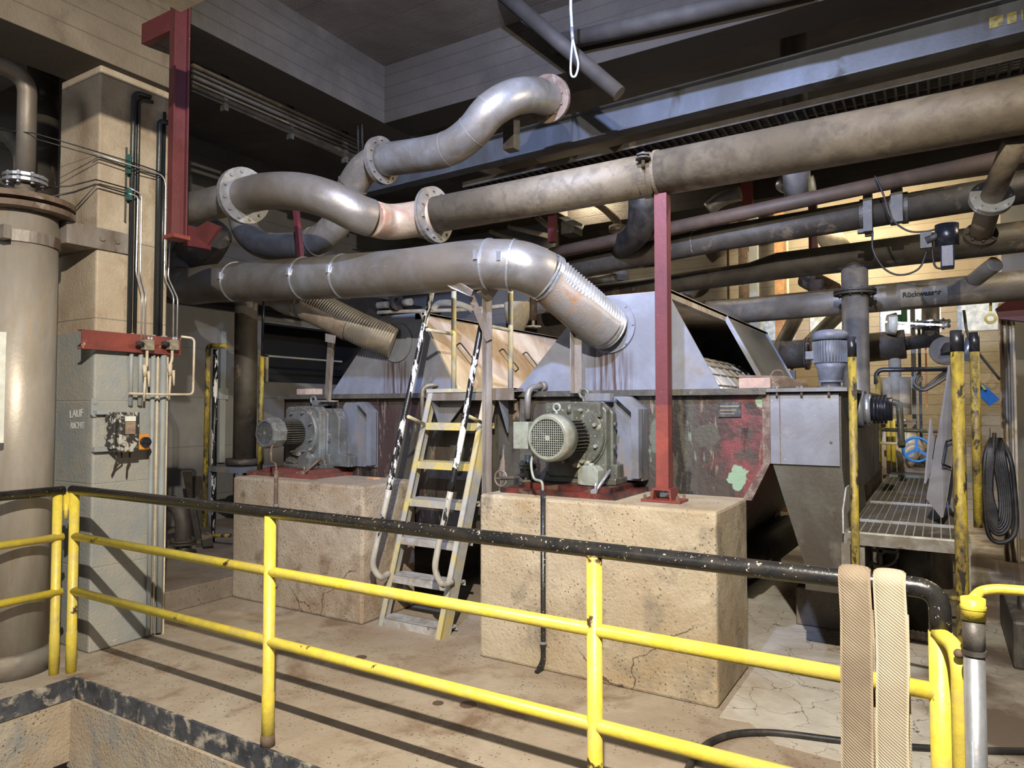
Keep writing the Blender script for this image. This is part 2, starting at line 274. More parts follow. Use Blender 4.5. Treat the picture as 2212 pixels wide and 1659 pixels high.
# ------------------------------------------------------------------ mesh builder
class MB:
    def __init__(s): s.v = []; s.f = []; s.sm = []
    def add(s, vs, fs, smooth=False):
        o = len(s.v); s.v += [V(x) for x in vs]
        for f in fs: s.f.append([i + o for i in f]); s.sm.append(smooth)
        return s
    def box(s, a, b, rot=None, c=None):
        a, b = V(a), V(b); vs = [V((x, y, z)) for x in (a.x, b.x) for y in (a.y, b.y) for z in (a.z, b.z)]
        if rot:
            c = V(c) if c is not None else (a + b)/2; vs = [rot @ (q - c) + c for q in vs]
        return s.add(vs, [(0,1,3,2), (4,6,7,5), (0,4,5,1), (2,3,7,6), (0,2,6,4), (1,5,7,3)])
    def bar(s, p0, p1, w, h, up=(0,0,1)):
        p0, p1 = V(p0), V(p1); d = (p1 - p0).normalized(); u = V(up)
        sd = d.cross(u)
        if sd.length < .01: sd = d.cross(V((1,0,0)))
        sd.normalize(); u = sd.cross(d).normalized()
        vs = [p + sd*(i*w/2) + u*(j*h/2) for p in (p0, p1) for i, j in ((-1,-1), (1,-1), (1,1), (-1,1))]
        return s.add(vs, [(0,1,2,3), (7,6,5,4), (0,4,5,1), (1,5,6,2), (2,6,7,3), (3,7,4,0)])
    def section(s, p0, p1, poly, up=(0,0,1)):
        p0, p1 = V(p0), V(p1); d = (p1 - p0).normalized(); sd = d.cross(V(up))
        if sd.length < .01: sd = d.cross(V((1,0,0)))
        sd.normalize(); u = sd.cross(d).normalized(); n = len(poly)
        vs = [p + sd*i + u*j for p in (p0, p1) for i, j in poly]
        return s.add(vs, [tuple(range(n-1, -1, -1)), tuple(range(n, 2*n))] + [(i, (i+1) % n, n + (i+1) % n, n + i) for i in range(n)])
    def ibeam(s, p0, p1, h, w, t=.012, up=(0,0,1)):
        H, W = h/2, w/2
        return s.section(p0, p1, [(-W,-H),(W,-H),(W,-H+t),(t/2,-H+t),(t/2,H-t),(W,H-t),(W,H),(-W,H),(-W,H-t),(-t/2,H-t),(-t/2,-H+t),(-W,-H+t)], up)
    def angle(s, p0, p1, a, t=.008, up=(0,0,1)):
        return s.section(p0, p1, [(0,0),(a,0),(a,t),(t,t),(t,a),(0,a)], up)
    def channel(s, p0, p1, h, w, t=.008, up=(0,0,1)):
        return s.section(p0, p1, [(0,0),(w,0),(w,t),(t,t),(t,h-t),(w,h-t),(w,h),(0,h)], up)
    def prism(s, poly, ax, a0, a1):
        def mk(p, a):
            if ax == 'Y': return (p[0], a, p[1])
            if ax == 'X': return (a, p[0], p[1])
            return (p[0], p[1], a)
        n = len(poly); vs = [mk(p, a0) for p in poly] + [mk(p, a1) for p in poly]
        return s.add(vs, [tuple(range(n)), tuple(range(2*n-1, n-1, -1))] + [(i, n+i, n+(i+1) % n, (i+1) % n) for i in range(n)])
    def tube(s, pts, r, seg=16, cap=True, smooth=True, closed=False):
        pts = [V(p) for p in pts]; n = len(pts); R = r if isinstance(r, (list, tuple)) else [r]*n
        T = []
        for i in range(n):
            if closed: t = pts[(i+1) % n] - pts[i-1]
            else: t = pts[min(i+1, n-1)] - pts[max(i-1, 0)]
            T.append(t.normalized())
        u = T[0].orthogonal().normalized(); vs = []
        for i in range(n):
            if i: 
                u = u - T[i]*u.dot(T[i]); u.normalize()
            w_ = T[i].cross(u)
            for k in range(seg):
                a = 2*math.pi*k/seg; vs.append(pts[i] + (u*math.cos(a) + w_*math.sin(a))*R[i])
        fs = []
        for i in range(n if closed else n-1):
            j = (i+1) % n
            for k in range(seg): fs.append((i*seg+k, i*seg+(k+1) % seg, j*seg+(k+1) % seg, j*seg+k))
        s.add(vs, fs, smooth)
        if cap and not closed:
            o = len(s.v) - len(vs); s.f.append([o + k for k in range(seg-1, -1, -1)]); s.sm.append(False)
            s.f.append([o + (n-1)*seg + k for k in range(seg)]); s.sm.append(False)
        return s
    def cyl(s, p0, p1, r, seg=20, r2=None): return s.tube([p0, p1], [r, r2 if r2 is not None else r], seg)
    def ring(s, c, d, ro, ri, t, seg=32):
        c, d = V(c), V(d).normalized(); u = d.orthogonal().normalized(); w_ = d.cross(u); vs = []
        for (rr, h) in ((ri, -t/2), (ro, -t/2), (ro, t/2), (ri, t/2)):
            for k in range(seg):
                a = 2*math.pi*k/seg; vs.append(c + d*h + (u*math.cos(a) + w_*math.sin(a))*rr)
        fs = [(q*seg+k, ((q+1) % 4)*seg+k, ((q+1) % 4)*seg+(k+1) % seg, q*seg+(k+1) % seg) for q in range(4) for k in range(seg)]
        return s.add(vs, fs)
    def bolts(s, c, d, R, n, r=.012, h=.02, ph=0):
        c, d = V(c), V(d).normalized(); u = d.orthogonal().normalized(); w_ = d.cross(u)
        for k in range(n):
            a = 2*math.pi*k/n + ph; q = c + (u*math.cos(a) + w_*math.sin(a))*R; s.tube([q - d*h, q + d*h], r, 6, smooth=False)
        return s
    def flange(s, c, d, ro, ri, t=.02, n=8, gap=.004, br=.011):
        c, d = V(c), V(d).normalized(); s.ring(c + d*(t/2+gap), d, ro, ri, t); s.ring(c - d*(t/2+gap), d, ro, ri, t)
        return s.bolts(c, d, (ro+ri)/2+.003, n, br, t+.018)
    def sphere(s, c, r, seg=14, sc=(1,1,1)):
        c = V(c); vs = []; fs = []; m = seg//2
        for i in range(m+1):
            for k in range(seg):
                a = math.pi*i/m; b = 2*math.pi*k/seg
                vs.append(c + V((math.sin(a)*math.cos(b)*sc[0], math.sin(a)*math.sin(b)*sc[1], math.cos(a)*sc[2]))*r)
        for i in range(m):
            for k in range(seg): fs.append((i*seg+k, (i+1)*seg+k, (i+1)*seg+(k+1) % seg, i*seg+(k+1) % seg))
        return s.add(vs, fs, True)
    def quad(s, pts, t=.004):
        pts = [V(p) for p in pts]; n = (pts[1]-pts[0]).cross(pts[2]-pts[0]).normalized()*t/2; k = len(pts)
        vs = [p - n for p in pts] + [p + n for p in pts]
        return s.add(vs, [tuple(range(k-1, -1, -1)), tuple(range(k, 2*k))] + [(i, (i+1) % k, k+(i+1) % k, k+i) for i in range(k)])
    def build(s, name, m, parent=None, label=None, bevel=0):
        me = bpy.data.meshes.new(name)
        if parent is not None: o3 = wloc(parent)
        else:
            lo = [min(q[i] for q in s.v) for i in range(3)]; hi = [max(q[i] for q in s.v) for i in range(3)]
            o3 = V(((lo[0]+hi[0])/2, (lo[1]+hi[1])/2, lo[2]))
        me.from_pydata([q - o3 for q in s.v], [], s.f); me.polygons.foreach_set('use_smooth', s.sm)
        me.materials.append(m)
        bm = bmesh.new(); bm.from_mesh(me); bmesh.ops.recalc_face_normals(bm, faces=bm.faces); bm.to_mesh(me); bm.free()
        me.update(); o = bpy.data.objects.new(name, me); COL.objects.link(o)
        if parent is not None: o.parent = parent; o['_w'] = list(o3)
        else: o.location = o3; o['_w'] = list(o3)
        if label: o['label'] = label
        if bevel:
            bv = o.modifiers.new('bevel', 'BEVEL'); bv.width = bevel; bv.segments = 2; bv.limit_method = 'ANGLE'
        return o
def build_each(mb, name, m, parent, label=None):
    par = list(range(len(mb.v)))
    def find(i):
        while par[i] != i: par[i] = par[par[i]]; i = par[i]
        return i
    for f in mb.f:
        for k in f[1:]: par[find(f[0])] = find(k)
    comps = {}
    for f, s_ in zip(mb.f, mb.sm): comps.setdefault(find(f[0]), []).append((f, s_))
    for fs in comps.values():
        ids = sorted({i for f, _ in fs for i in f}); mp = {i: k for k, i in enumerate(ids)}
        n = MB(); n.v = [mb.v[i] for i in ids]; n.f = [[mp[i] for i in f] for f, _ in fs]; n.sm = [s_ for _, s_ in fs]; n.build(name, m, parent, label)
def FL(parent, name, c, d, ro, ri, t, n, gap, br, m, label=None, bm=None):
    c, d = V(c), V(d).normalized()
    f = MB().ring(c + d*(t/2+gap), d, ro, ri, t).ring(c - d*(t/2+gap), d, ro, ri, t).ring(c, d, ri + (ro-ri)*.35, ri, gap*2+.001).build(name, m, parent, label)
    build_each(MB().bolts(c, d, ri + (ro-ri)*.62, n, br, t+.018), 'flange_bolt', bm or m, f)
    return f
def wloc(o): return V(o['_w'])
def tag(o, label, cat, group=None):
    o['label'] = label; o['category'] = cat
    if group: o['group'] = group
    return o
def thing(name, label, cat, loc, group=None):
    o = bpy.data.objects.new(name, None); COL.objects.link(o); o.location = loc; o['_w'] = list(loc); o.empty_display_size = .1
    return tag(o, label, cat, group)
def struct(name, mb, m, bevel=0):
    o = mb.build(name, m, bevel=bevel); o['kind'] = 'structure'; return o
def dup(root, loc, label=None, group=None):
    r = root.copy(); COL.objects.link(r); r.location = loc; r['_w'] = list(loc)
    if label: r['label'] = label
    if group: r['group'] = group
    for ch in root.children:
        c = ch.copy(); COL.objects.link(c); c.parent = r
        for g in ch.children:
            d = g.copy(); COL.objects.link(d); d.parent = c
    return r
def cr(pts, n=8):
    pts = [V(p) for p in pts]; out = []; q = [pts[0]*2 - pts[1]] + pts + [pts[-1]*2 - pts[-2]]
    for i in range(1, len(q)-2):
        for k in range(n):
            t = k/n; a, b, c, d = q[i-1:i+3]
            out.append(.5*((2*b) + (c-a)*t + (2*a-5*b+4*c-d)*t*t + (3*b-a-3*c+d)*t**3))
    out.append(pts[-1]); return out
def bend(pts, r, n=6):
    """polyline with rounded corners"""
    pts = [V(p) for p in pts]; out = [pts[0]]
    for i in range(1, len(pts)-1):
        a, b, c = pts[i-1], pts[i], pts[i+1]; l = min(r, (a-b).length*.48, (c-b).length*.48)
        p = b + (a-b).normalized()*l; q = b + (c-b).normalized()*l
        for k in range(n+1):
            t = k/n; out.append(p*(1-t)**2 + b*2*t*(1-t) + q*t*t)
    out.append(pts[-1]); return out
def text_mesh(name, body, size, m, parent, origin, xdir, ydir, bold=0.0):
    cu = bpy.data.curves.new(name, 'FONT'); cu.body = body; cu.size = size; cu.extrude = .0008; cu.offset = bold
    t = bpy.data.objects.new(name, cu); COL.objects.link(t); dg = bpy.context.evaluated_depsgraph_get()
    me = bpy.data.meshes.new_from_object(t.evaluated_get(dg)); bpy.data.objects.remove(t)
    x = V(xdir).normalized(); z = x.cross(V(ydir)).normalized(); y = z.cross(x); o3 = wloc(parent)
    for q in me.vertices: c = q.co.copy(); q.co = V(origin) + x*c.x + y*c.y + z*c.z - o3
    me.materials.clear(); me.materials.append(m); o = bpy.data.objects.new(name, me); COL.objects.link(o); o.parent = parent; o['_w'] = list(o3); return o

# ================================================================== SETTING
EY, EX = 2.255, -4.42          # slab edges (front pit)
fl = MB().prism([(-8.2, EY), (-8.2, -2.5), (EX, -2.5), (EX, EY), (6.5, EY), (6.5, 14.2), (-8.2, 14.2)], 'Z', -.12, 0)
struct('floor', fl, c_floor[0])
struct('trim_1', MB().box((EX-.03, EY-.03, -.52), (6.5, EY+.5, -.12)).box((EX-.5, -2.5, -.48), (EX-.0, EY+.5, -.12)), c_edge)
struct('floor_coating', MB().prism([(-1.0, 3.70), (-.86, 3.72), (-.7, 3.55), (.0, 3.5), (.5, 2.9), (1.2, 2.4), (6.5, 2.4), (6.5, 12), (-1.6, 12), (-1.6, 4.6), (-1.0, 4.6)], 'Z', 0, .004), c_coat)
struct('floor_pit', MB().box((-8.2, -2.5, -2.6), (6.5, 3.2, -2.5)), c_curb)
struct('wall_pit', MB().box((-8.2, 3.2, -2.6), (6.5, 3.3, -.52)), c_curb)
nose = MT('flaking_black_edge_steel', (.085, .09, .10), (.035, .038, .045), .5, 7, (.42, .37, .29), .36, 9, rough=.6, bump=.3, sharp3=.05)
struct('trim_2', MB().box((EX-.002, EY-.012, -.115), (6.5, EY+.004, .004)), nose)
struct('trim_3', MB().box((EX-.004, -2.5, -.115), (EX+.012, EY-.012, .004)), nose)
# ceiling, beams, column
struct('ceiling', MB().box((-8.2, 2.0, 5.04), (6.5, 14.2, 5.2)), c_ceil)
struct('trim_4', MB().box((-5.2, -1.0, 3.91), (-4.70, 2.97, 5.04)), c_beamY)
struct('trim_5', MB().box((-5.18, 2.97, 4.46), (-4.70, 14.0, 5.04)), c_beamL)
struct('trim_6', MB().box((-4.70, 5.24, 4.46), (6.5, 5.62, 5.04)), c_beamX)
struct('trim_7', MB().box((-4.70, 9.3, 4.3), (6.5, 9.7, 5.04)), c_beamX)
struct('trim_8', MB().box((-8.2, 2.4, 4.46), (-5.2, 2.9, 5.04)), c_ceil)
struct('trim_9', MB().box((-5.27, 2.5, 0), (-4.76, 3.0, 3.91)), c_col, bevel=.012)
struct('wall_left', MB().box((-8.2, -2.5, -.12), (-8.0, 6.45, 5.04)).box((-8.2, 6.45, 0), (-8.0, 9.5, 1.97)).box((-8.2, 6.45, 2.8), (-8.0, 9.5, 5.04)).box((-8.2, 9.5, 0), (-8.0, 14.2, 5.04)), c_wall)
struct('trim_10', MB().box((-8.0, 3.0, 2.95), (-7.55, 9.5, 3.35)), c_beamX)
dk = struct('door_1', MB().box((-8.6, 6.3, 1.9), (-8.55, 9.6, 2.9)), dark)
WY = 12.0
# far wall with window openings
wb = MB(); wins = []
zx0, zx1 = 2.72, 3.38
xs = [-4.4, -3.6, -2.9, -2.75, -1.95, -1.75, -.95, -.75, .05, .25, 1.1]
wb.box((-8.2, WY, 0), (6.5, WY+.2, zx0)); wb.box((-8.2, WY, zx1), (6.5, WY+.2, 5.04))
wb.box((-8.2, WY, zx0), (-4.4, WY+.2, zx1)); wb.box((-3.6, WY, zx0), (-2.75, WY+.2, zx1))
wb.box((-1.95, WY, zx0), (-1.75, WY+.2, zx1)); wb.box((-.95, WY, zx0), (-.75, WY+.2, zx1)); wb.box((.05, WY, zx0), (.25, WY+.2, zx1)); wb.box((1.1, WY, zx0), (6.5, WY+.2, zx1))
struct('wall_back', wb, c_back)
for i, (a, b_) in enumerate([(-4.4, -3.6), (-2.75, -1.95), (-1.75, -.95), (-.75, .05), (.25, 1.1)]):
    struct('window_%d' % (i+1), MB().box((a, WY+.10, zx0), (b_, WY+.12, zx1)), winglass)
struct('wall_right', MB().box((6.4, 2.2, 0), (6.6, 14.2, 5.04)), c_wall)
struct('wall_partition', MB().box((-8.0, 9.4, 0), (-5.0, 9.6, 4.46)), c_wall)
# curb on the left
struct('trim_11', MB().box((-7.98, 3.05, 0), (-5.16, 9.3, .17)), c_curb, bevel=.01)
# wall columns far back
struct('trim_12', MB().box((.70, 10.6, 0), (1.5, 11.2, 5.04)), MT('dim_grey_wall_paint', (.20, .205, .215), (.28, .25, .2), .5, 1.2, rough=.7, bump=.05))

# ================================================================== PLINTHS
p1 = MB().box((-5.15, 3.87, 0), (-3.66, 4.49, 1.02)); o = p1.build('concrete_plinth', c_plinth, bevel=.02)
tag(o, 'long low concrete plinth behind the ladder under the left geared motor', 'plinth', 'machine plinths')
p2 = MB().box((-2.56, 3.79, 0), (-1.03, 4.49, 1.045)); o = p2.build('concrete_plinth', c_plinth_r, bevel=.018)
tag(o, 'pitted concrete plinth carrying the right geared motor and red post', 'plinth', 'machine plinths')

# ================================================================== FRONT RAILING
RY = 2.278
def chips(c): pass
rl = thing('guard_railing', 'yellow guard railing with black top rail along the floor edge', 'railing', (-2.75, RY, 0))
MB().tube(bend([(-4.56, RY, 1.10), (-.008, RY, 1.10), (-.008, RY, .975)], .11, 10), .028, 20).build('top_rail', black, rl, 'black chipped top rail')
MB().tube([(-4.53, RY, .82), (-.01, RY, .82)], .024, 18).build('middle_rail', yellow, rl)
MB().tube([(-4.53, RY, .49), (-.01, RY, .49)], .024, 18).build('lower_rail', yellow, rl)
for x in (-4.53, -2.75, -1.05):
    MB().tube([(x, RY, 0), (x, RY, .245), (x, RY, .25), (x, RY, 1.085)], [.030, .030, .0275, .0275], 20).build('post', yellow, rl)
MB().tube([(-.008, RY, 0), (-.008, RY, .985)], .0295, 20).build('post', yellow, rl)
MB().tube([(-2.75, RY, .0), (-2.75, RY, .055)], [.035, .0325], 16).build('rusted_post_foot', rust, rl, 'flaked rusty brown post foot')
LXX = -4.57
ll = thing('guard_railing', 'short yellow guard railing with black top rail beside the big grey pipe', 'railing', (LXX, 1.6, 0))
MB().tube([(LXX, 2.235, 1.10), (LXX, -.4, 1.10)], .028, 18).build('top_rail', black, ll, 'black top rail')
for z in (.82, .49): MB().tube([(LXX, 2.235, z), (LXX, -.4, z)], .023, 16).build('middle_rail' if z > .6 else 'lower_rail', yellow, ll)
MB().tube([(LXX-.01, 2.205, 0), (LXX-.01, 2.205, .24), (LXX-.01, 2.205, .245), (LXX-.01, 2.205, 1.10)], [.028, .028, .026, .026], 18).build('post', yellow, ll)
MB().tube([(LXX, .9, 0), (LXX, .9, 1.10)], .026, 18).build('post', yellow, ll)
MB().box((LXX-.0, 2.232, .98), (LXX+.012, 2.262, 1.09)).tube([(LXX+.006, 2.247, .93), (LXX+.006, 2.247, 1.02)], .012, 10).build('hinge', yellow, ll)

# gate frame and stanchion on the right
gt = thing('gate_frame', 'yellow bent tube gate frame beside the hung hoses', 'gate', (.06, 2.2, 0))
MB().tube(bend([P(2025, 1368, 2.27), P(2062, 1392, 2.22), P(2073, 1440, 2.17), V((P(2073, 1440, 2.17).x, 2.17, 0))], .09, 8), .021, 16).build('bent_tube', yellow, gt)
MB().sphere(P(2071, 1412, 2.15), .012).build('rusty_bolt', rust, gt)
st = thing('stanchion', 'bright galvanised stanchion with dark sleeve at the right picture edge', 'post', (.063, 2.1, 0))
sx = P(2104, 1400, 2.1).x
z1 = P(2104, 1408, 2.1).z; z2 = P(2104, 1338, 2.1).z; z3 = P(2104, 1292, 2.1).z
MB().tube([(sx, 2.1, 0), (sx, 2.1, z1)], .0235, 24).build('tube', galv, st)
MB().tube([(sx, 2.1, z1-.01), (sx, 2.1, z2)], .0245, 24).ring((sx, 2.1, z1), (0,0,1), .027, .02, .012).build('dark_sleeve', MT('dirty_dark_sleeve', (.05, .042, .035), (.12, .11, .1), .4, 12, rough=.45, bump=.15), st, 'dark brown sleeve')
MB().tube([(sx, 2.1, z2), (sx, 2.1, z3)], .027, 24).ring((sx, 2.1, (z2+z3)/2+.004), (0,0,1), .0285, .02, .006).build('clamp', yellow_worn if False else yellow, st, 'yellow clamp collar')
yr = MB().tube(bend([P(2100, 1296, 2.14), P(2118, 1277, 2.2), P(2150, 1272, 2.2), P(2212, 1276, 2.2), P(2320, 1290, 2.2)], .04), .013, 14)
tag(yr.build('hand_rail', yellow, None), 'chipped yellow hand rail running off right from the stanchion clamp', 'rail')

# ================================================================== HUNG HOSES
def hung_hose(x0, x1, zb, m, label, th=.010):
    r = .028 + .004; prof = [(RY - r - .008, zb)]
    for z in (zb+.2, .7, .9, 1.0): prof.append((RY - r - .004, z))
    for k in range(0, 13):
        a = math.pi*k/12; prof.append((RY - r*math.cos(a), 1.10 + r*math.sin(a)))
    for z in (1.0, .85, .6): prof.append((RY + r + .004, z))
    prof.append((RY + r + .012, zb+.06))
    mb = MB(); n = len(prof); vs = []; W = 10
    for i, (y, z) in enumerate(prof):
        a = prof[max(0, i-1)]; b = prof[min(n-1, i+1)]; ty, tz = b[0]-a[0], b[1]-a[1]; l = math.hypot(ty, tz); ny, nz = -tz/l, ty/l
        for s in (0, 1):
            for k in range(W+1):
                u = k/W; e = math.sin(math.pi*u)**.35
                wob = .003*math.sin(z*17 + x0*9) ; off = th*(s*e) + .002
                vs.append((x0 + (x1-x0)*u + wob, y + ny*off, z + nz*off))
    fs = []; S = 2*(W+1)
    for i in range(n-1):
        for k in range(W):
            fs.append((i*S+W+1+k, i*S+W+2+k, (i+1)*S+W+2+k, (i+1)*S+W+1+k)); fs.append((i*S+k, (i+1)*S+k, (i+1)*S+k+1, i*S+k+1))
        fs.append((i*S, i*S+W+1, (i+1)*S+W+1, (i+1)*S)); fs.append((i*S+W, (i+1)*S+W, (i+1)*S+S-1, i*S+S-1))
    mb.add(vs, fs, True)
    return tag(mb.build('flat_fire_hose', m), label, 'hose', 'flat hoses hung over the railing')
hung_hose(P(1813, 1300, RY-.03).x, P(1883, 1300, RY-.03).x, .20, cloth_dk, 'browner flat woven hose hung over the black rail, left of the pair')
hung_hose(P(1889, 1300, RY-.03).x, P(1960, 1300, RY-.03).x, .14, cloth_lt, 'paler flat woven hose hung over the black rail, nearer its bend')
# ================================================================== FLOOR HOSES
z = .02
bh = MB().tube(cr([PZ(1440, 1800, z), PZ(1497, 1640, z), PZ(1560, 1592, z), PZ(1660, 1582, z), PZ(1820, 1600, z), PZ(1960, 1613, z), PZ(2150, 1622, z), PZ(2400, 1622, z)], 10), .0155, 14)
tag(bh.build('rubber_hose', rubber), 'black rubber hose curving over the pale floor behind the railing', 'hose')
def corrugated(pts, r, pitch=.02, amp=.08, seg=18):
    L = [0]
    for a, b in zip(pts, pts[1:]): L.append(L[-1] + (V(b)-V(a)).length)
    n = int(L[-1]/pitch)*4; out = []; R = []; j = 0
    for i in range(n+1):
        s = L[-1]*i/n
        while j < len(L)-2 and L[j+1] < s: j += 1
        t = (s-L[j])/max(1e-6, L[j+1]-L[j]); out.append(V(pts[j]).lerp(V(pts[j+1]), t)); R.append(r*(1 + amp*math.sin(i*math.pi/2)))
    return MB().tube(out, R, seg)
ch = corrugated(cr([PZ(1735, 1240, .25), PZ(1765, 1290, .06), PZ(1830, 1335, .04), PZ(1900, 1355, .04), PZ(1990, 1375, .04), PZ(2080, 1385, .04)], 10), .033, .03, .1, 12)
tag(ch.build('corrugated_hose', MT('muddy_hose', (.16, .11, .08), (.36, .29, .22), .35, 14, rough=.8, bump=.3)), 'muddy corrugated suction hose lying on the floor near the hopper', 'hose')

# ================================================================== LEFT BIG PIPE
bx, by = -4.89, 2.10
bp = thing('riser_pipe', 'thick grey vertical riser pipe at the left edge before the column', 'pipe', (bx, by, 0))
MB().tube([(bx, by, 0), (bx, by, 2.81)], .205, 40).build('pipe_body', MT('grimy_riser_steel', (.42, .385, .33), (.31, .26, .20), .45, 2.5, (.36, .24, .13), .16, 4, rough=.42, metal=.3, bump=.06, streak=.3, sharp3=.1, speck=(.7, .66, .55), spa=.74), bp)
MB().tube([(bx, by, 0), (bx, by, .13), (bx, by, .14)], [.235, .235, .21], 36).build('base_ring', pipe_grey, bp)
FL(bp, 'blind_flange', (bx, by, 2.85), (0,0,1), .295, .06, .035, 14, .012, .015, rust, 'rusty bolted top flange'); MB().cyl((bx, by, 2.81), (bx, by, 2.875), .19).build('flange_core', rust, bp)
MB().ring((bx, by, 2.64), (0,0,1), .217, .2, .07).box((bx+.16, by-.19, 2.60), (bx+.24, by-.15, 2.68)).box((bx+.15, by-.25, 2.61), (bx+.17, by-.17, 2.67)).build('pipe_clamp', bracket, bp, 'weathered clamp band')
MB().tube([(bx+.05, by, 2.87), (bx+.05, by, 3.0)], .055, 20).build('neck', pipe_grey, bp)
FL(bp, 'small_flange', (bx+.05, by, 3.02), (0,0,1), .12, .05, .018, 8, .006, .011, galv, 'small galvanised flange pair')
sp = MB().tube(bend([(bx+.05, by, 3.045), (bx+.05, by, 3.68), (bx-.05, by-1.6, 3.78)], .12, 10), .053, 20)
tag(sp.build('bent_pipe', pipe), 'thin polished pipe rising from the flange and bending off left', 'pipe')
tag(MB().tube(bend([P(-60, 300, 2.6), P(15, 290, 2.6), P(48, 330, 2.6), P(50, 440, 2.6)], .1), .06, 16).build('elbow_pipe', pipe_grey), 'curved grey pipe half hidden behind the thin pipe at left', 'pipe')
vx = P(95, 300, 2.75)
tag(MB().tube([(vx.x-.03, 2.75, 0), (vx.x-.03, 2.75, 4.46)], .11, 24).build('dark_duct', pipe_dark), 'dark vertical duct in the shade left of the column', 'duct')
b0 = PX(-60, 715, -4.62); 
bd = MB().box((-4.66, PX(-40, 800, -4.66).y, 1.40), (-4.645, PX(12, 800, -4.645).y, 2.045))
tag(bd.build('notice_board', white), 'blank off-white panel at the left picture edge before the riser pipe', 'panel')

# ================================================================== COLUMN FITTINGS
CX = -4.76
cb = thing('column_clamp', 'grey bolted steel collar around the concrete column', 'bracket', (-4.95, 2.45, 2.72))
MB().prism([(-5.2, 2.45), (-4.9, 2.28), (-4.74, 2.30), (-4.74, 2.72), (-4.76, 2.72), (-4.76, 2.499), (-5.27, 2.499)], 'Z', 2.66, 2.80).build('collar_plate', bracket, cb)
for y in (2.52, 2.62): MB().tube([(-4.742, y, 2.73), (-4.728, y, 2.73)], .018, 6, smooth=False).build('bolt', bracket, cb)
def conduit(y, z0, z1, r, m, label, x=None, top=None, cat='conduit', grp='conduits on the column face'):
    x = CX + r + .006 if x is None else x
    pts = [(x, y, z0), (x, y, z1)]
    if top: pts = bend(pts + [(x, y+top, z1+.01)], .06)
    return tag(MB().tube(pts, r, 12).build('conduit', m), label, cat, grp)
conduit(2.715, 2.12, 3.80, .017, tape, 'black conduit nearest the column corner above the red bar', top=.12)
conduit(2.755, 2.12, 3.77, .013, tape, 'thinner black conduit second from the column corner', top=.1)
conduit(2.905, 2.12, 3.66, .019, tape, 'thick black conduit further back on the column', top=.06)
conduit(2.945, 2.12, 3.74, .012, tape, 'thin black conduit beside the red hanging post')
conduit(2.735, 1.62, 2.12, .014, condgrey, 'short grey painted conduit ending at the switch box')
conduit(2.80, 1.62, 2.12, .016, condgrey, 'grey painted conduit behind the hanging valve strings')
conduit(2.89, .02, 2.12, .016, condgrey, 'long grey painted conduit running down to the floor')
conduit(2.965, .02, 2.12, .022, condgrey, 'thick grey painted conduit at the back edge of the column')
conduit(2.93, .02, 2.10, .008, cream, 'thin cream pipe between the two long grey conduits')
tag(MB().box((-4.76, 2.985, 0), (-4.735, 3.005, 2.1)).build('corner_strip', cream), 'cream edge strip on the back corner of the column', 'strip')
def shiny(pts, label, r=.0055): tag(MB().tube(bend(pts, .03), r, 8).build('impulse_line', bright), label, 'tube', 'bright impulse lines')
xx = -4.70
def ppx(x, y, X=xx): return PX(x, y, X)
shiny([ppx(278, 418), ppx(298, 424), ppx(294, 590), ppx(307, 640), ppx(305, 738)], 'bright tube bending to the left valve block, outer of two')
shiny([ppx(280, 406), ppx(306, 420), ppx(303, 590), ppx(315, 638), ppx(313, 738)], 'bright tube bending to the left valve block, inner of two')
shiny([ppx(200, 330), ppx(350, 378), ppx(358, 395), ppx(355, 600), ppx(375, 640), ppx(374, 735)], 'bright tube dropping from the stretched cable to the right valve block')
shiny([ppx(367, 525), ppx(363, 600), ppx(384, 645), ppx(382, 735)], 'bright tube close to the red post above the right valve block')
def cable(pts, label, r=.004, m=rubber, grp='cables strung across the column'):
    tag(MB().tube([V(p) for p in pts], r, 6).build('cable', m), label, 'cable', grp)
cable([P(0, 280, 2.0), P(75, 288, 2.1), PX(190, 322, -4.70), PX(290, 352, -4.70), PX(355, 375, -4.70)], 'upper thin cable sagging across the column')
cable([P(78, 300, 2.1), PX(200, 335, -4.69), PX(290, 366, -4.69), PX(345, 380, -4.69)], 'second thin cable sagging across the column')
cable([P(100, 405, 2.2), P(150, 402, 2.3), P(207, 388, 2.46), PX(280, 408, -4.72)], 'upper cable bent round the column corner', .005)
cable([P(110, 425, 2.2), P(160, 415, 2.35), P(207, 398, 2.46), PX(280, 420, -4.72)], 'lower cable bent round the column corner', .006)
cg = thing('junction_bracket', 'small blackish green junction bracket beside the black conduits', 'bracket', PX(276, 400, -4.72))
MB().box(PX(268, 480, -4.755), PX(276, 318, -4.735)).build('mounting_strip', mach_dark, cg)
MB().box(PX(270, 432, -4.735), PX(286, 408, -4.70)).box(PX(270, 375, -4.735), PX(284, 335, -4.70)).build('cable_clips', MT('dark_green_clip', (.02, .09, .08), rough=.5), cg, 'dark green clips')
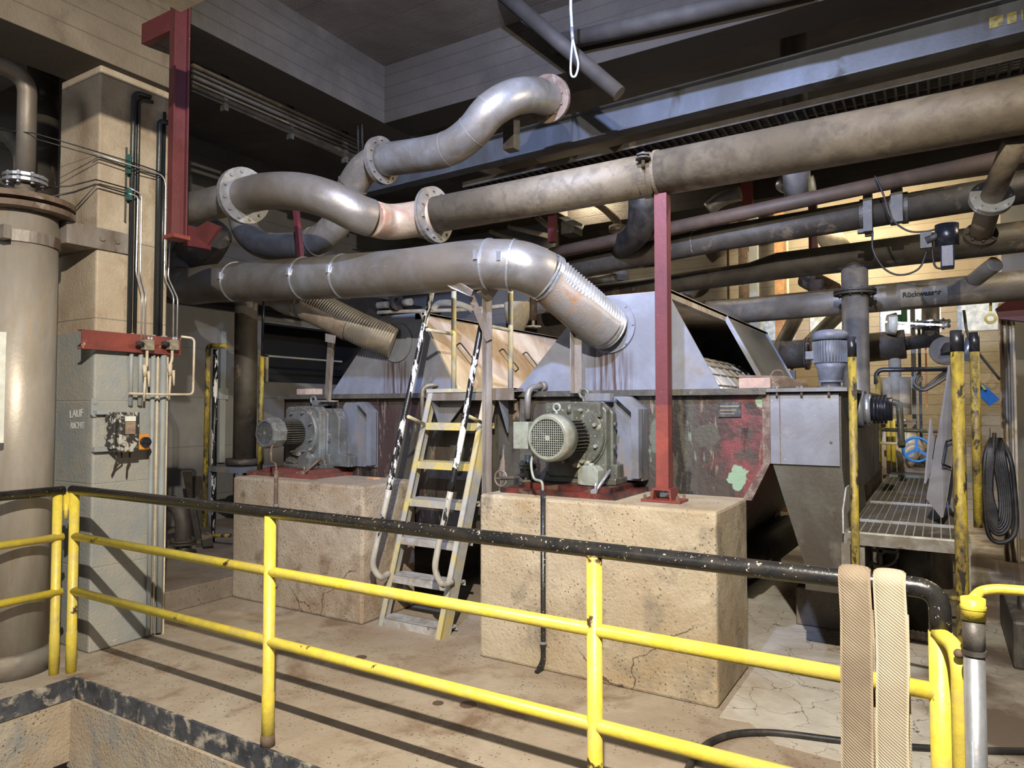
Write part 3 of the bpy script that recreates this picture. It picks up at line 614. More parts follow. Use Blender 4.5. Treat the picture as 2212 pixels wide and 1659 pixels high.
# red bar and valve blocks
rb = thing('mounting_bar', 'red oxide channel bar bolted across the column holding two valve blocks', 'bracket', (-4.70, 2.75, 1.96))
MB().channel((-4.70, 3.075, 1.985), (-4.70, 2.385, 1.985), .125, .05).build('channel', redox, rb)
bpY = {}
def valve_block(px, label):
    c = PX(px, 745, -4.66); r = thing('valve_block', label, 'valve', c, 'valve blocks on the red bar')
    MB().box(c+V((-.025, -.03, -.035)), c+V((.02, .04, .035))).build('block', MT('verdigris_brass', (.36, .31, .22), (.15, .14, .11), .5, 20, rough=.55, metal=.3, bump=.2), r)
    MB().tube([c+V((0, -.03, .0)), c+V((.02, -.085, .005))], [.018, .013], 10).build('valve_knob', black_tape, r, 'black knob')
    MB().tube([c+V((.0, .01, .03)), c+V((.0, .01, .06))], .011, 8).tube([c+V((.0, .03, .03)), c+V((.0, .03, .06))], .011, 8).build('fitting', bright, r)
    MB().tube(cr([c+V((.0, .0, -.03)), c+V((.0, .0, -.10)), c+V((0, -.015 if px > 350 else 0, -.15))]), .010, 8).tube([c+V((0, -.015, -.14)), c+V((0, -.013, -.22))], [.018, .01], 8).tube([c+V((0, .012, -.18)), c+V((0, .018, -.29))], [.012, .006], 8).build('drain_spout', cream, r)
    MB().tube([c+V((0, -.01, -.22)), c+V((-.01, -.01, -.39))], .008, 8).build('drop_tube', cream, r)
valve_block(318, 'corroded valve block on the red bar, nearer the column corner')
valve_block(372, 'corroded valve block at the far right end of the red bar')
bt = MB().tube(bend([PX(392, 727, -4.66), PX(420, 731, -4.66), PX(417, 852, -4.66), PX(345, 852, -4.66), PX(278, 850, -4.70)], .035, 6), .0085, 10)
tag(bt.build('looped_tube', cream), 'cream looped tube standing out right of the red bar', 'tube')
# switch box
sb = thing('switch_box', 'paint-splashed black switch box on the painted column face', 'switch box', (-4.68, 2.66, 1.32))
bw = MT('splashed_black_box', (.035, .033, .03), (.45, .43, .37), .42, 22, (.5, .36, .2), .08, 12, rough=.5, bump=.15, sharp2=.03, streak=1)
MB().box((-4.755, 2.585, 1.31), (-4.60, 2.72, 1.575)).box((-4.755, 2.57, 1.33), (-4.64, 2.587, 1.56)).build('housing', bw, sb, bevel=.006)
MB().box((-4.598, 2.618, 1.515), (-4.594, 2.69, 1.548)).build('label_plate', white, sb, 'white label plate')
MB().box((-4.60, 2.622, 1.43), (-4.590, 2.686, 1.512)).build('indicator_window', MT('dusty_window', (.36, .27, .19), (.2, .14, .1), .5, 20, rough=.3), sb, 'brown stained window')
MB().box((-4.70, 2.722, 1.32), (-4.615, 2.80, 1.425)).build('rotary_housing', orange, sb, 'orange isolator housing', bevel=.006)
MB().tube([(-4.615, 2.765, 1.372), (-4.59, 2.765, 1.372)], .034, 24).build('rotary_knob', black_tape, sb, 'black rotary knob')
MB().box((-4.59, 2.735, 1.366), (-4.582, 2.795, 1.378)).build('knob_grip', black_tape, sb)
MB().prism([(2.478, 1.56), (2.49, 1.545), (2.51, 1.545), (2.522, 1.56), (2.522, 1.665), (2.478, 1.665)], 'X', -4.755, -4.745).box((-4.75, 2.50, 1.56), (-4.72, 2.58, 1.585)).box((-4.755, 2.49, 1.315), (-4.72, 2.58, 1.345)).tube([(-4.75, 2.5, 1.64), (-4.738, 2.5, 1.64)], .013, 8).tube([(-4.75, 2.5, 1.59), (-4.738, 2.5, 1.59)], .013, 8).build('mounting_lug', condgrey, sb, 'grey mounting lugs')
for k, (y, d, e) in enumerate([(2.61, .02, .19), (2.645, -.03, .22), (2.70, .015, .24)]):
    cable([(-4.68, y, 1.31), (-4.69, y+.01, 1.25), (-4.72, y+d*.6, 1.20), (-4.735, y+d, 1.31-e+.06)], ['grey flex drooping from the switch box, leftmost', 'grey flex drooping from under the middle of the switch box', 'grey flex drooping nearest the orange isolator'][k], .006, pipe_dark, 'flexes under the switch box')
chk = thing('chalk_writing', 'white chalk words on the painted front of the column', 'writing', (-5.0, 2.495, 1.4))
text_mesh('word', 'LAUF', .075, chalk, chk, P(150, 903, 2.497) , (1, 0, .06), (0, 0, 1))
text_mesh('word', 'RICHT', .062, chalk, chk, P(152, 926, 2.497), (1, 0, .02), (0, 0, 1))

# ================================================================== RED HANGING POST, LAMP HOUSING
rh = thing('hanging_post', 'red oxide steel post hanging from the ceiling beside the column', 'post', (-4.3, 2.77, 2.72))
MB().ibeam((-4.3, 2.77, 2.74), (-4.3, 2.77, 5.04), .10, .085, .010, up=(.2, 1, 0)).build('post', maroon, rh)
MB().box((-4.36, 2.71, 2.72), (-4.24, 2.83, 2.745)).build('end_plate', redox, rh)
MB().channel((-4.32, 2.74, 4.14), (-4.70, 2.74, 4.14), .14, .05).build('wall_bracket', maroon, rh)
sad = thing('pipe_saddle', 'red bracket saddle bolted under the stub of the upper pipe', 'bracket', (-4.5, 3.3, 2.75))
_m = MB().box(P(403, 530, 3.1), P(448, 500, 3.3)).quad([P(415, 500, 3.0), P(450, 478, 3.0), P(478, 490, 3.0), P(450, 530, 3.0)], .02); build_each(_m, 'saddle_plate', maroon, sad)
lh = MB(); c = P(390, 26, 2.2)
lh.box(c+V((0, -.9, 0)), c+V((.7, 0, .16)))
tag(lh.build('lamp_housing', cream), 'beige box corner hanging above the red post at the top', 'lamp housing')

# ================================================================== TANK (filter trough)
TX0, TX1, TY0, TY1 = -5.25, -.90, 4.5, 7.65
tk = thing('filter_trough', 'long stained maroon trough tank under both grey hoods', 'tank', (-3.1, 6.0, 1.0))
tp = [(TX0, 1.70), (TX0, 1.02), (-4.9, .60), (-1.35, .60), (-1.06, 1.03), (TX1, 1.25), (TX1, 1.70)]
body = MB().prism(tp, 'Y', TY0, TY0+.012).prism(tp, 'Y', TY1-.012, TY1)
for q0, q1 in zip(tp, tp[1:]): body.quad([(q0[0], TY0, q0[1]), (q1[0], TY0, q1[1]), (q1[0], TY1, q1[1]), (q0[0], TY1, q0[1])], .012)
body.build('tank_body', tank, tk)
MB().box((TX0-.05, TY0-.06, 1.685), (TX1+.0, TY0+.01, 1.725)).box((TX0-.05, TY0, 1.70), (-4.6, TY1, 1.725)).box((TX1-.03, TY0, 1.70), (TX1+.02, TY1, 1.725)).build('rim_flange', mach_dark, tk, 'black greasy rim')
MB().box((-3.25, TY0, 1.70), (-2.7, TY1, 1.725)).build('deck_strip', hood_tan, tk)
MB().box((-1.20, TY0-.012, 1.545), (-1.06, TY0, 1.64)).build('name_plate', MT('black_name_plate', (.03, .033, .035), (.09, .09, .085), .4, 30, rough=.4, bump=.02), tk, 'small blackened name plate', bevel=.002)
MB().box((-1.19, TY0-.0135, 1.61), (-1.07, TY0-.0115, 1.618)).box((-1.19, TY0-.0135, 1.585), (-1.09, TY0-.0115, 1.592)).box((-1.19, TY0-.0135, 1.565), (-1.10, TY0-.0115, 1.57)).build('plate_lines', pipe_grey, tk)
MB().prism([(-.93, 1.70), (-.885, 1.70), (-.885, 1.27), (-1.0, 1.03), (-1.06, 1.03), (-.93, 1.26)], 'Y', TY0-.015, TY0+.01).build('seam_flange', MT('crusted_seam', (.22, .17, .14), (.10, .06, .05), .5, 18, (.24, .34, .25), .12, 14, rough=.8, bump=.6), tk, 'crusted corroded seam')
_m = MB().box((-2.66, TY0-.03, 1.15), (-2.56, TY0, 1.68)).box((-3.3, TY0-.03, 1.1), (-3.2, TY0, 1.68)); build_each(_m, 'stiffener', mach_dark, tk)
for x in (-1.9,): pass
wheels = MB().tube([(-2.4, 5.0, .38), (-1.35, 5.9, .38), (-1.3, 7.4, .38)], .16, 20)
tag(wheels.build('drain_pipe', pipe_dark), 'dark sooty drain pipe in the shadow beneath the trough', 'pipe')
for x, y in ((-1.5, 7.2), (-3.4, 5.4), (-5.0, 7.2), (-3.4, 7.3)):
    MB().box((x-.14, y-.14, 0), (x+.14, y+.14, .59)).build('leg', mach_dark, tk)

# hopper with grey cover panel
hp = thing('discharge_hopper', 'grimy steel discharge hopper with grey cover panel right of the trough', 'hopper', (-.6, 6.0, 0))
HX0, HX1 = -.88, -.49
MB().prism([(HX0, 1.70), (HX0, 1.27), (-.70, .66), (-.70, .52), (-.43, .52), (-.43, .60), (HX1, 1.25), (HX1, 1.70)], 'Y', TY0+.01, TY0+1.15).build('hopper_body', hopper_m, hp)
MB().box((-.70, 5.56, .287), (-.43, 5.645, .60)).build('rear_leg', hopper_m, hp)
MB().prism([(HX0, 1.70), (HX0, 1.2), (-.8, 1.05), (HX1, 1.02), (HX1, 1.70)], 'Y', TY0+1.15, TY1).build('side_box', hopper_m, hp)
tag(MB().box((-.93, 5.55, 0.005), (-.40, 6.15, .285)).build('concrete_block', c_curb, bevel=.015), 'squat concrete footing under the discharge hopper', 'block')
MB().box((-.885, TY0-.006, 1.262), (-.50, TY0+.01, 1.688)).build('cover_panel', hoodm, hp, 'clean grey cover panel')
MB().box((-.832, TY0-.010, 1.262), (-.826, TY0-.004, 1.688)).build('panel_seam', rust, hp)
MB().tube([(-.545, TY0-.012, 1.40), (-.545, TY0-.004, 1.40)], .008, 8).build('rusty_stud', rust, hp)
MB().box((-.91, TY0-.05, 1.70), (-.45, TY1, 1.722)).build('top_plate', guard, hp)
mbb = MB()
for x in (-.84, -.70, -.55): mbb.tube([(x, TY0-.03, 1.675), (x, TY0-.03, 1.735)], .008, 6)
build_each(mbb, 'flange_bolt', bracket, hp)

# ================================================================== HOODS
def hood(X, label, plated, stain):
    xb0, xt0, xt1, xb1 = X; zb, zt = 1.725, 2.385
    r = thing('filter_hood', label, 'hood', ((xb0+xb1)/2, 6.0, zb), 'drum filter hoods')
    y0, y1, t = TY0, TY1, .015
    MB().prism([(xb0, zb), (xt0, zt), (xt1, zt), (xb1, zb)], 'Y', y0, y0+t).build('front_sheet', stained_sheet(*stain), r)
    MB().prism([(xb0, zb), (xt0, zt), (xt1, zt), (xb1, zb)], 'Y', y1-t, y1).build('back_sheet', guard, r)
    MB().quad([(xb0, y0+t, zb), (xt0, y0+t, zt), (xt0, y1-t, zt), (xb0, y1-t, zb)], .012).build('left_sheet', hood_tan, r, 'rust washed sloping side')
    MB().box((xt0, y0+t, zt-.012), (xt1+.02, y1-t, zt+.006)).build('top_sheet', hood_tan, r)
    MB().box((xt1-.04, y0, zt-.05), (xt1+.02, y1, zt+.012)).build('ridge_angle', bracket, r, 'rusty edge angle')
    d = V((xb1-xt1, 0, zb-zt)).normalized(); nrm = V((-d.z, 0, d.x))
    if nrm.x < 0: nrm = -nrm
    if plated:
        n = 2; L = (y1-y0-2*t)/n
        for i in range(n):
            a = y0+t+i*L+.008; b = y0+t+(i+1)*L-.008
            pn = MB().quad([(xt1, a, zt), (xb1, a, zb), (xb1, b, zb), (xt1, b, zt)], .012).build('access_plate', hood_tan, r, 'tan stained access plate')
            for fy in (.18, .62, .9):
                y = a + (b-a)*fy; p = V((xt1, y, zt)) + d*.30 + nrm*.006; q = p + d*.22 + V((0, .10, 0))
                hb = MB().tube(bend([p, p+nrm*.05, q+nrm*.05, q], .02), .0065, 8)
                h = hb.build('handle', black_tape, pn, 'black bow handle'); 
    else:
        for y, w_ in ((6.0, .10), (y1-.06, .06)):
            p = V((xt1, y, zt)); q = V((xb1, y, zb)); MB().bar(p, q, w_, .02, up=nrm).bar(p+nrm*.012, q+nrm*.012, w_*.4, .012, up=nrm).build('door_bar', hoodm, r, 'bluish riveted frame bar')
        MB().quad([V((xt1, 6.1, zt))+nrm*.003, V((xb1, 6.1, zb))+nrm*.003, V((xb1, y1-.1, zb))+nrm*.003, V((xt1, y1-.1, zt))+nrm*.003], .006).build('door_sheet', MT('smoky_perspex', (.075, .075, .065), (.05, .05, .042), .4, 3, rough=.45, bump=0), r, 'smoky closed door sheet')
    return r
hood((-4.65, -4.05, -3.645, -3.25), 'grey trapezoid hood with tan access plates behind the ladder', True, (P(856, 740, 4.49).x + 3.95, P(856, 740, 4.49).z - 1.725, .20))
hood((-2.71, -2.10, -1.54, -1.19), 'grey trapezoid hood with open side door, right of the ladder', False, (P(1316, 704, 4.49).x + 1.95, P(1316, 704, 4.49).z - 1.725, .22))
dr = thing('filter_drum', 'ribbed metal filter drum showing inside the open right hood', 'drum', (-1.93, 6.0, .8))
MB().tube([(-1.93, TY0+.1, 1.34), (-1.93, TY1-.1, 1.34)], .72, 64).build('drum_shell', galv, dr)
mb = MB()
for k in range(40):
    a = 2*math.pi*k/40; p = V((-1.93 + .724*math.cos(a), 0, 1.34 + .724*math.sin(a)))
    mb.bar((p.x, TY0+.1, p.z), (p.x, TY1-.1, p.z), .010, .010, up=(math.cos(a), 0, math.sin(a)))
mb.build('drum_ribs', mach_dark, dr)
mb = MB()
for k in range(14): mb.ring((-1.93, TY0+.2+k*.215, 1.34), (0,1,0), .730, .715, .008, 48)
mb.build('drum_hoops', pipe_grey, dr)

# ================================================================== GEARED MOTORS
def circ_clip_bars(mb, c, R, pitch, w_, y):
    n = int(R/pitch)
    for i in range(-n, n+1):
        o = i*pitch; h = math.sqrt(max(0, R*R - o*o))
        mb.box((c[0]+o-w_/2, y, c[1]-h), (c[0]+o+w_/2, y+.003, c[1]+h)); mb.box((c[0]-h, y-.001, c[1]+o-w_/2), (c[0]+h, y+.002, c[1]+o+w_/2))
    return mb
def geared_motor(org, label, mm, ml, fins_m, sides, rf, guard_m, box_side, dz=0):
    ox, oy, oz = org; O = V(org); q = lambda x, y, z: O + V((x, y, z))
    r = thing('geared_motor', label, 'motor', org, 'geared drive motors')
    MB().box(q(-.45,.18,0), q(.37,.74,.032)).build('base_plate', redplate if sides > 12 else dustyred, r, 'red base plate')
    MB().box(q(-.34,.27,.032), q(.30,.735,.062)).build('riser_plate', redplate if sides > 12 else dustyred, r)
    zc = .375
    def sec(w_, z0, z1, ch):
        return [(ox+a, oz+b) for a, b in [(-w_, z0), (w_, z0), (w_, z1-ch), (w_-ch, z1), (-w_+ch*.6, z1), (-w_, z1-ch*.6)]]
    MB().prism(sec(.215, .10, .595, .05), 'Y', oy+.40, oy+.475).prism(sec(.228, .08, .60, .07), 'Y', oy+.475, oy+.50).prism(sec(.205, .10, .585, .06), 'Y', oy+.50, oy+.60).build('gear_housing', mm, r, bevel=.01)
    MB().box(q(-.26,.42,.062), q(.27,.62,.105)).box(q(-.25,.47,.10), q(-.20,.58,.17)).box(q(.20,.47,.10), q(.26,.58,.19)).build('foot_flange', mm, r, bevel=.006)
    fb = MB()
    for a, b in ((-.235, .44), (.235, .44)): fb.tube([q(a, b, .10), q(a, b, .135)], .016, 6, smooth=False)
    build_each(fb, 'foot_bolt', mach_dark, r)
    MB().tube([q(0,.355,zc), q(0,.40,zc)], [.205, .216], 48).ring(q(0,.392,zc), (0,1,0), .222, .2, .012, 48).build('front_flange', mm, r, bevel=0)
    b = MB().bolts(q(0,.35,zc), (0,1,0), .178, 8, .013, .02, .35); build_each(b, 'flange_bolt', ml, r)
    if box_side:
        MB().box(q(-.205,.36,.50), q(.19,.41,.592)).build('back_face', mm, r)
    # motor
    MB().tube([q(0,.10,zc), q(0,.36,zc)], rf*.70, 32).build('motor_body', fins_m, r)
    fm = MB(); n = 34
    for k in range(n):
        a = 2*math.pi*k/n; d = V((math.cos(a), 0, math.sin(a)))
        fm.bar(q(0,.12,zc)+d*rf*.78, q(0,.335,zc)+d*rf*.78, .004, rf*.22, up=d)
    fm.build('cooling_fins', fins_m, r)
    MB().tube([q(0,.135,zc), q(0,.13,zc), q(0,.028,zc), q(0,.006,zc), q(0,0,zc)], [rf*.9, rf, rf, rf*.95, rf*.86], sides, smooth=sides > 12, cap=False).ring(q(0,.002,zc), (0,1,0), rf*.885, rf*.78, .006, sides).build('fan_cover', ml, r)
    MB().tube([q(0,.012,zc), q(0,.014,zc)], rf*.80, 32).build('fan_opening', hole, r)
    g = circ_clip_bars(MB(), (ox, oz+zc), rf*.79, .0140, .0036, oy+.006); g.tube([q(0,.004,zc), q(0,.009,zc)], .018, 16).build('fan_grille', ml, r)
    # lifting eyes
    def eye(c, R, m_, nm='lifting_eye'):
        pts = [c + V((math.cos(2*math.pi*k/18)*R, 0, math.sin(2*math.pi*k/18)*R)) for k in range(18)]
        MB().tube(pts, R*.36, 8, closed=True).tube([c-V((0,0,R)), c-V((0,0,R*2.1))], R*.4, 8).build(nm, m_, r)
    eye(q(-.005,.53,.655), .030, mm); eye(q(-.09,.30,.56) if sides > 12 else q(-.2,.42,.45), .024, ml)
    MB().box(q(.02,.50,.605), q(.20,.56,.655)).build('lug_plate', guard_m, r)
    if box_side:
        MB().box(q(-.26,.03,.30), q(-.15,.14,.47)).build('terminal_box', mach_light, r, 'pale green terminal box', bevel=.005)
        MB().box(q(-.03,.20,zc+.10), q(.08,.30,zc+.165)).tube([q(.05,.2,zc+.15), q(.05,.2,zc+.2)], .014, 8).build('cable_entry', mm, r)
    # sheet guard over the coupling behind
    gx0, gx1 = (.02, .375) if box_side else (.27, .66)
    if not box_side: MB().prism([(ox+.15, oz+.08), (ox+.46, oz+.08), (ox+.46, oz+.17), (ox+.34, oz+.20), (ox+.34, oz+.50), (ox+.28, oz+.58), (ox+.15, oz+.58)], 'Y', oy+.50, oy+.60).build('side_housing', mm, r, bevel=.008)
    MB().prism([(ox+gx0, oz+.08), (ox+gx1, oz+.08), (ox+gx1, oz+.55), (ox+gx1-.10, oz+.635), (ox+gx0+.03, oz+.635), (ox+gx0, oz+.60)], 'Y', oy+.62, oy+.725).prism([(ox+gx1-.05, oz+.10), (ox+gx1, oz+.10), (ox+gx1, oz+.55), (ox+gx1-.10, oz+.635), (ox+gx1-.17, oz+.635), (ox+gx1-.05, oz+.53)], 'Y', oy+.55, oy+.625).build('coupling_guard', guard_m, r, 'bluish sheet coupling guard')
    # drain sump, tap
    MB().prism([(ox+.06, oz+.065), (ox+.20, oz+.065), (ox+.20, oz+.16), (ox+.17, oz+.19), (ox+.09, oz+.19), (ox+.06, oz+.16)], 'Y', oy+.30, oy+.40).tube([q(.13,.35,.18), q(.13,.35,.205)], .022, 8).build('oil_sump', ml if sides > 12 else mm, r, bevel=.004)
    MB().tube([q(.24,.40,.16), q(.215,.24,.045)], .011, 8).tube([q(.215,.235,.04), q(.215,.20,.04)], .020, 12).tube([q(.215,.235,.05), q(.215,.235,.095)], .010, 8).bar(q(.215,.235,.095), q(.10,.22,.125), .008, .003).build('drain_tap', galv if sides > 12 else rust, r, 'small drain tap')
    build_each(MB().tube([q(.10,.50,.30), q(.24,.50,.30)], .02, 10).tube([q(.20,.52,.45), q(.235,.52,.45)], .018, 6), 'plug', mach_dark, r)
    return r
geared_motor((-2.04, 3.75, 1.045), 'large green-grey geared motor with round fan grille on the right plinth', mach, mach_light, mach_dark, 40, .148, guard, True)
geared_motor((-4.745, 3.86, 1.02), 'blue-grey geared motor with small octagonal fan cover on the left plinth', mach_blue, mach_blue, mach_dark, 10, .128, guard, False)
# drain lines in front of the plinths
def drain(x, y, z0, label, m, m2):
    r = thing('drain_line', label, 'pipe', (x, y, z0), 'drain lines down the plinth fronts')
    MB().tube(bend([(x, y, 1.10), (x, y, z0+.06), (x-.03, y-.03, z0)], .05), .0165, 12).build('drain_tube', m, r)
    MB().tube(cr([(x, y, 1.09), (x-.01, y, 1.15), (x-.07, y+.01, 1.17), (x-.10, y+.03, 1.26), (x-.09, y+.05, 1.33)]), .0085, 10).build('feed_tube', m2, r)
    _m = MB().ring((x, y, .82), (0,0,1), .022, .015, .02).ring((x, y, .18), (0,0,1), .021, .015, .015); build_each(_m, 'pipe_clip', galv, r)
drain(P(1173, 1100, 3.765).x, 3.765, .003, 'black drain pipe down the front of the right plinth', black, mach_light)
drain(P(596, 1080, 3.845).x, 3.845, .25, 'rusty green flecked drain pipe on the left plinth', rust, rust)
# valve beside motor
vv = P(1140, 1045, 4.15)
vl = thing('flanged_valve', 'small greasy flanged valve stub left of the large geared motor', 'valve', (vv.x, 4.15, 1.05))
MB().tube([(vv.x, 4.15, 1.05), (vv.x, 4.15, 1.28)], .022, 14).build('valve_body', mach, vl)
for z_ in (1.10, 1.21): FL(vl, 'flange_pair', (vv.x, 4.15, z_), (0,0,1), .062, .02, .014, 6, .003, .008, mach)
hw = P(1082, 1050, 4.2)
MB().tube([V((hw.x, 4.2, 1.05+.055)) + V((math.cos(a)*.05, 0, math.sin(a)*.055)) for a in [2*math.pi*k/20 for k in range(20)]], .008, 8, closed=True).bar((hw.x-.045, 4.2, 1.105), (hw.x+.045, 4.2, 1.105), .008, .008).bar((hw.x, 4.2, 1.06), (hw.x, 4.2, 1.15), .008, .008, up=(1,0,0)).tube([(hw.x, 4.2, 1.105), (vv.x, 4.17, 1.13)], .012, 8).build('hand_wheel', bracket, vl)
tag(MB().tube(bend([P(1140, 905, 4.35), P(1140, 838, 4.35), P(1176, 834, 4.49)], .07), .024, 14).tube([P(1168, 835, 4.46), P(1176, 834, 4.495)], .036, 16).build('vent_pipe', pipe_grey), 'grey elbow pipe entering the right hood foot beside the motor', 'pipe')
tag(MB().tube(bend([P(912, 905, 4.38), P(912, 834, 4.38), P(945, 831, 4.49)], .06), .017, 12).build('vent_pipe', pipe_grey), 'thin dark elbow pipe entering the left hood foot behind the ladder', 'pipe')
# bits lying about
def brk(c, s, m, label, rot=0):
    mb = MB().box(c - V((s[0]/2, s[1]/2, 0)), c + V((s[0]/2, s[1]/2, s[2])), Matrix.Rotation(rot, 4, 'Z'), c)
    tag(mb.build('brick', m, bevel=.004), label, 'brick')
bk = P(1632, 838, 4.62); brk(V((bk.x, 4.62, 1.727)), (.19, .11, .065), brick, 'pink firebrick on the trough rim beside the open hood', .1)
bk = P(668, 850, 4.58); brk(V((bk.x-.055, 4.58, 1.727)), (.12, .10, .055), brick, 'greyer half of the brick pair on the trough rim by the left motor', 0)
brk(V((bk.x+.065, 4.58, 1.727)), (.115, .10, .055), MT('peach_brick', (.55, .42, .32), (.42, .32, .26), .4, 12, rough=.9, bump=.2), 'peach half of the brick pair on the trough rim by the left motor', 0)
tag(MB().quad([P(1595, 812, 4.66), P(1700, 814, 4.7), P(1745, 832, 4.85), P(1660, 836, 4.6)], .012).tube(cr([P(1663, 815, 4.7), P(1672, 802, 4.72), P(1688, 802, 4.74), P(1694, 815, 4.76)], 5), .006, 8).build('rusty_plate', rust), 'rusty bent lid with a bow handle lying beside the pink brick', 'lid')
tag(MB().prism([(0,0)]*0 + [(P(793, 985, 4.3).x, 4.30), (P(812, 985, 4.3).x, 4.27), (P(816, 995, 4.3).x, 4.33), (P(800, 998, 4.3).x, 4.36)], 'Z', 1.022, 1.034).build('rust_flake', MT('orange_rust_flake', (.62, .33, .17), (.5, .26, .14), .4, 20, rough=.9, bump=.3)), 'orange flake of scale lying on the left plinth behind the motor', 'debris')

# ================================================================== RED POST ON PLINTH
rp = thing('support_post', 'red square post, toned for cool light above and warm below, rising from the right plinth to the big pipe', 'post', (-1.41, 4.06, 1.047))
MB().box((-1.448, 4.022, 1.125), (-1.372, 4.098, 1.62)).build('post_lower', redox, rp, 'red oxide lower length, brighter as in warm light')
MB().box((-1.448, 4.022, 1.62), (-1.372, 4.098, 2.895)).build('post_upper', MT('cool_lit_post_red', (.095, .020, .028), (.13, .026, .028), .45, 1.2, (.32, .24, .21), .14, 3, rough=.5, bump=.08, speck=(.4, .28, .26), spa=.73), rp, 'upper length darkened to maroon as in cool light')  # one red paint; the maroon tone stands in for cooler light up here
MB().section((-1.41, 4.00, 1.06), (-1.41, 4.12, 1.06), [(-.062, 0), (-.052, 0), (-.045, .055), (.045, .055), (.052, 0), (.062, 0), (.056, .066), (-.056, .066)]).box((-1.53, 3.98, 1.047), (-1.29, 4.14, 1.060)).build('foot_bracket', redox, rp)
fb = MB()
for a, b in ((-1.51, 4.0), (-1.31, 4.0), (-1.31, 4.12), (-1.51, 4.12)): fb.tube([(a, b, 1.06), (a, b, 1.085)], .011, 6, smooth=False)
build_each(fb, 'anchor_bolt', rust, rp)

# ================================================================== STEP LADDER + LANDING
ld = thing('step_ladder', 'steep grey and yellow step ladder between the two plinths', 'ladder', (-3.26, 3.93, 0))
fl_, fr_ = PZ(815, 1350, 0), PZ(952, 1383, 0); LZ = 1.745
tl_, tr_ = P(925, 842, 4.3), P(1058, 838, 4.3); tl_.z = tr_.z = LZ
def yy(t, a, b): return a.lerp(b, t)
dep = V((0, .115, 0))
for a, b, nm in ((fl_, tl_, 'stringer'), (fr_, tr_, 'stringer')):
    mb = MB(); w_ = V((.035 if a is fl_ else -.035, 0, 0)); n0 = dep
    vs = [a - w_*.0, a + n0, a + n0 + w_*.25, a + w_*.25, b, b + n0, b + n0 + w_*.25, b + w_*.25]
    mb.add(vs, [(0,1,2,3), (4,7,6,5), (0,4,5,1), (1,5,6,2), (2,6,7,3), (3,7,4,0)])
    f2 = [a, a + w_*1.4, a + w_*1.4 + V((0,.008,0)), a + V((0,.008,0)), b, b + w_*1.4, b + w_*1.4 + V((0,.008,0)), b + V((0,.008,0))]
    mb.add(f2, [(0,1,2,3), (4,7,6,5), (0,4,5,1), (1,5,6,2), (2,6,7,3), (3,7,4,0)])
    mb.build(nm, yellow_grey if a is fl_ else MT('scuffed_stringer', (.40, .39, .36), (.55, .43, .10), .42, 5, rough=.5, bump=.08), ld)
for k, yp in enumerate([1340, 1244, 1160, 1077, 996, 913]):
    t = (P(835 + k*14, yp, (3.94 + .06*k)).z)/LZ; t = max(.03, min(.97, t))
    a = fl_.lerp(tl_, t); b = fr_.lerp(tr_, t)
    MB().box((a.x+.01, a.y+.006, a.z-.012), (b.x-.01, a.y+.165, a.z)).box((a.x+.01, a.y+.004, a.z-.055), (b.x-.01, a.y+.012, a.z)).box((a.x+.01, a.y+.16, a.z-.04), (b.x-.01, a.y+.166, a.z)).build('tread', [alu, alu, alu, yellow_grey, yellow_mid, yellow_mid][k], ld)
def hr(pts, nm, m_, par, r_=.0185): return MB().tube(cr(pts, 8), r_, 14).build(nm, m_, par)
hl = [fl_.lerp(tl_, .21) + V((0, 0, 0)), P(822, 1247, 3.86), P(806, 1222, 3.80), P(812, 1180, 3.79), P(832, 1095, 3.82), P(868, 925, 3.92), P(900, 780, 4.03), P(937, 610, 4.16)]
h2 = [fr_.lerp(tr_, .22) + V((0, 0, 0)), P(955, 1262, 3.86), P(941, 1232, 3.80), P(945, 1190, 3.79), P(965, 1100, 3.82), P(1000, 930, 3.92), P(1022, 800, 4.0), P(1046, 670, 4.1)]
worn_cream = MT('worn_cream_rail', (.50, .47, .40), (.34, .32, .28), .4, 9, (.012, .012, .013), .30, 13, rough=.4, bump=.12, sharp3=.01, streak=.35)
for H_ in (hl, h2):
    c_ = cr(H_, 8); MB().tube(c_[:35], .022, 14).build('hand_rail_lower', worn_cream, ld, 'worn cream lower hand rail'); MB().tube(c_[34:], .022, 14).build('hand_rail_upper', black_chip, ld, 'black flaking upper hand rail')
MB().tube([P(882, 900, 3.93), P(916, 916, 4.22)], .013, 10).build('rail_bracket', yellow_grey, ld)
MB().tube([P(1008, 897, 3.94), P(1043, 914, 4.22)], .013, 10).build('rail_bracket', yellow_grey, ld)
ln = thing('landing', 'small steel landing with two rail posts at the ladder top', 'platform', (-3.0, 4.3, 1.70))
lx0, lx1 = tl_.x-.01, P(1110, 845, 4.3).x
MB().box((lx0, 4.30, 1.728), (lx1, 4.435, 1.748)).channel((lx1, 4.298, 1.66), (lx0, 4.298, 1.66), .088, .04).build('deck_channel', bracket, ln)
MB().box((lx0, 4.290, 1.722), (tr_.x, 4.298, 1.750)).build('yellow_nosing', yellow_grey, ln, 'scuffed yellow edge')
_m = MB().prism([(4.31, 1.66), (4.435, 1.66), (4.435, 1.42)], 'X', lx0+.03, lx0+.04).prism([(4.31, 1.66), (4.435, 1.66), (4.435, 1.42)], 'X', lx1-.14, lx1-.13); build_each(_m, 'gusset', hoodm, ln)
MB().prism([(lx0+.03, 1.66), (lx0+.30, 1.66), (lx0+.06, 1.40), (lx0+.03, 1.40)], 'Y', 4.40, 4.41).build('gusset', guard, ln)
pp = [P(980, 838, 4.38), P(1103, 838, 4.38)]
for c in pp: MB().tube([(c.x, 4.38, 1.748), (c.x, 4.38, 2.62)], .020, 14).build('rail_post', yellow_grey, ln)
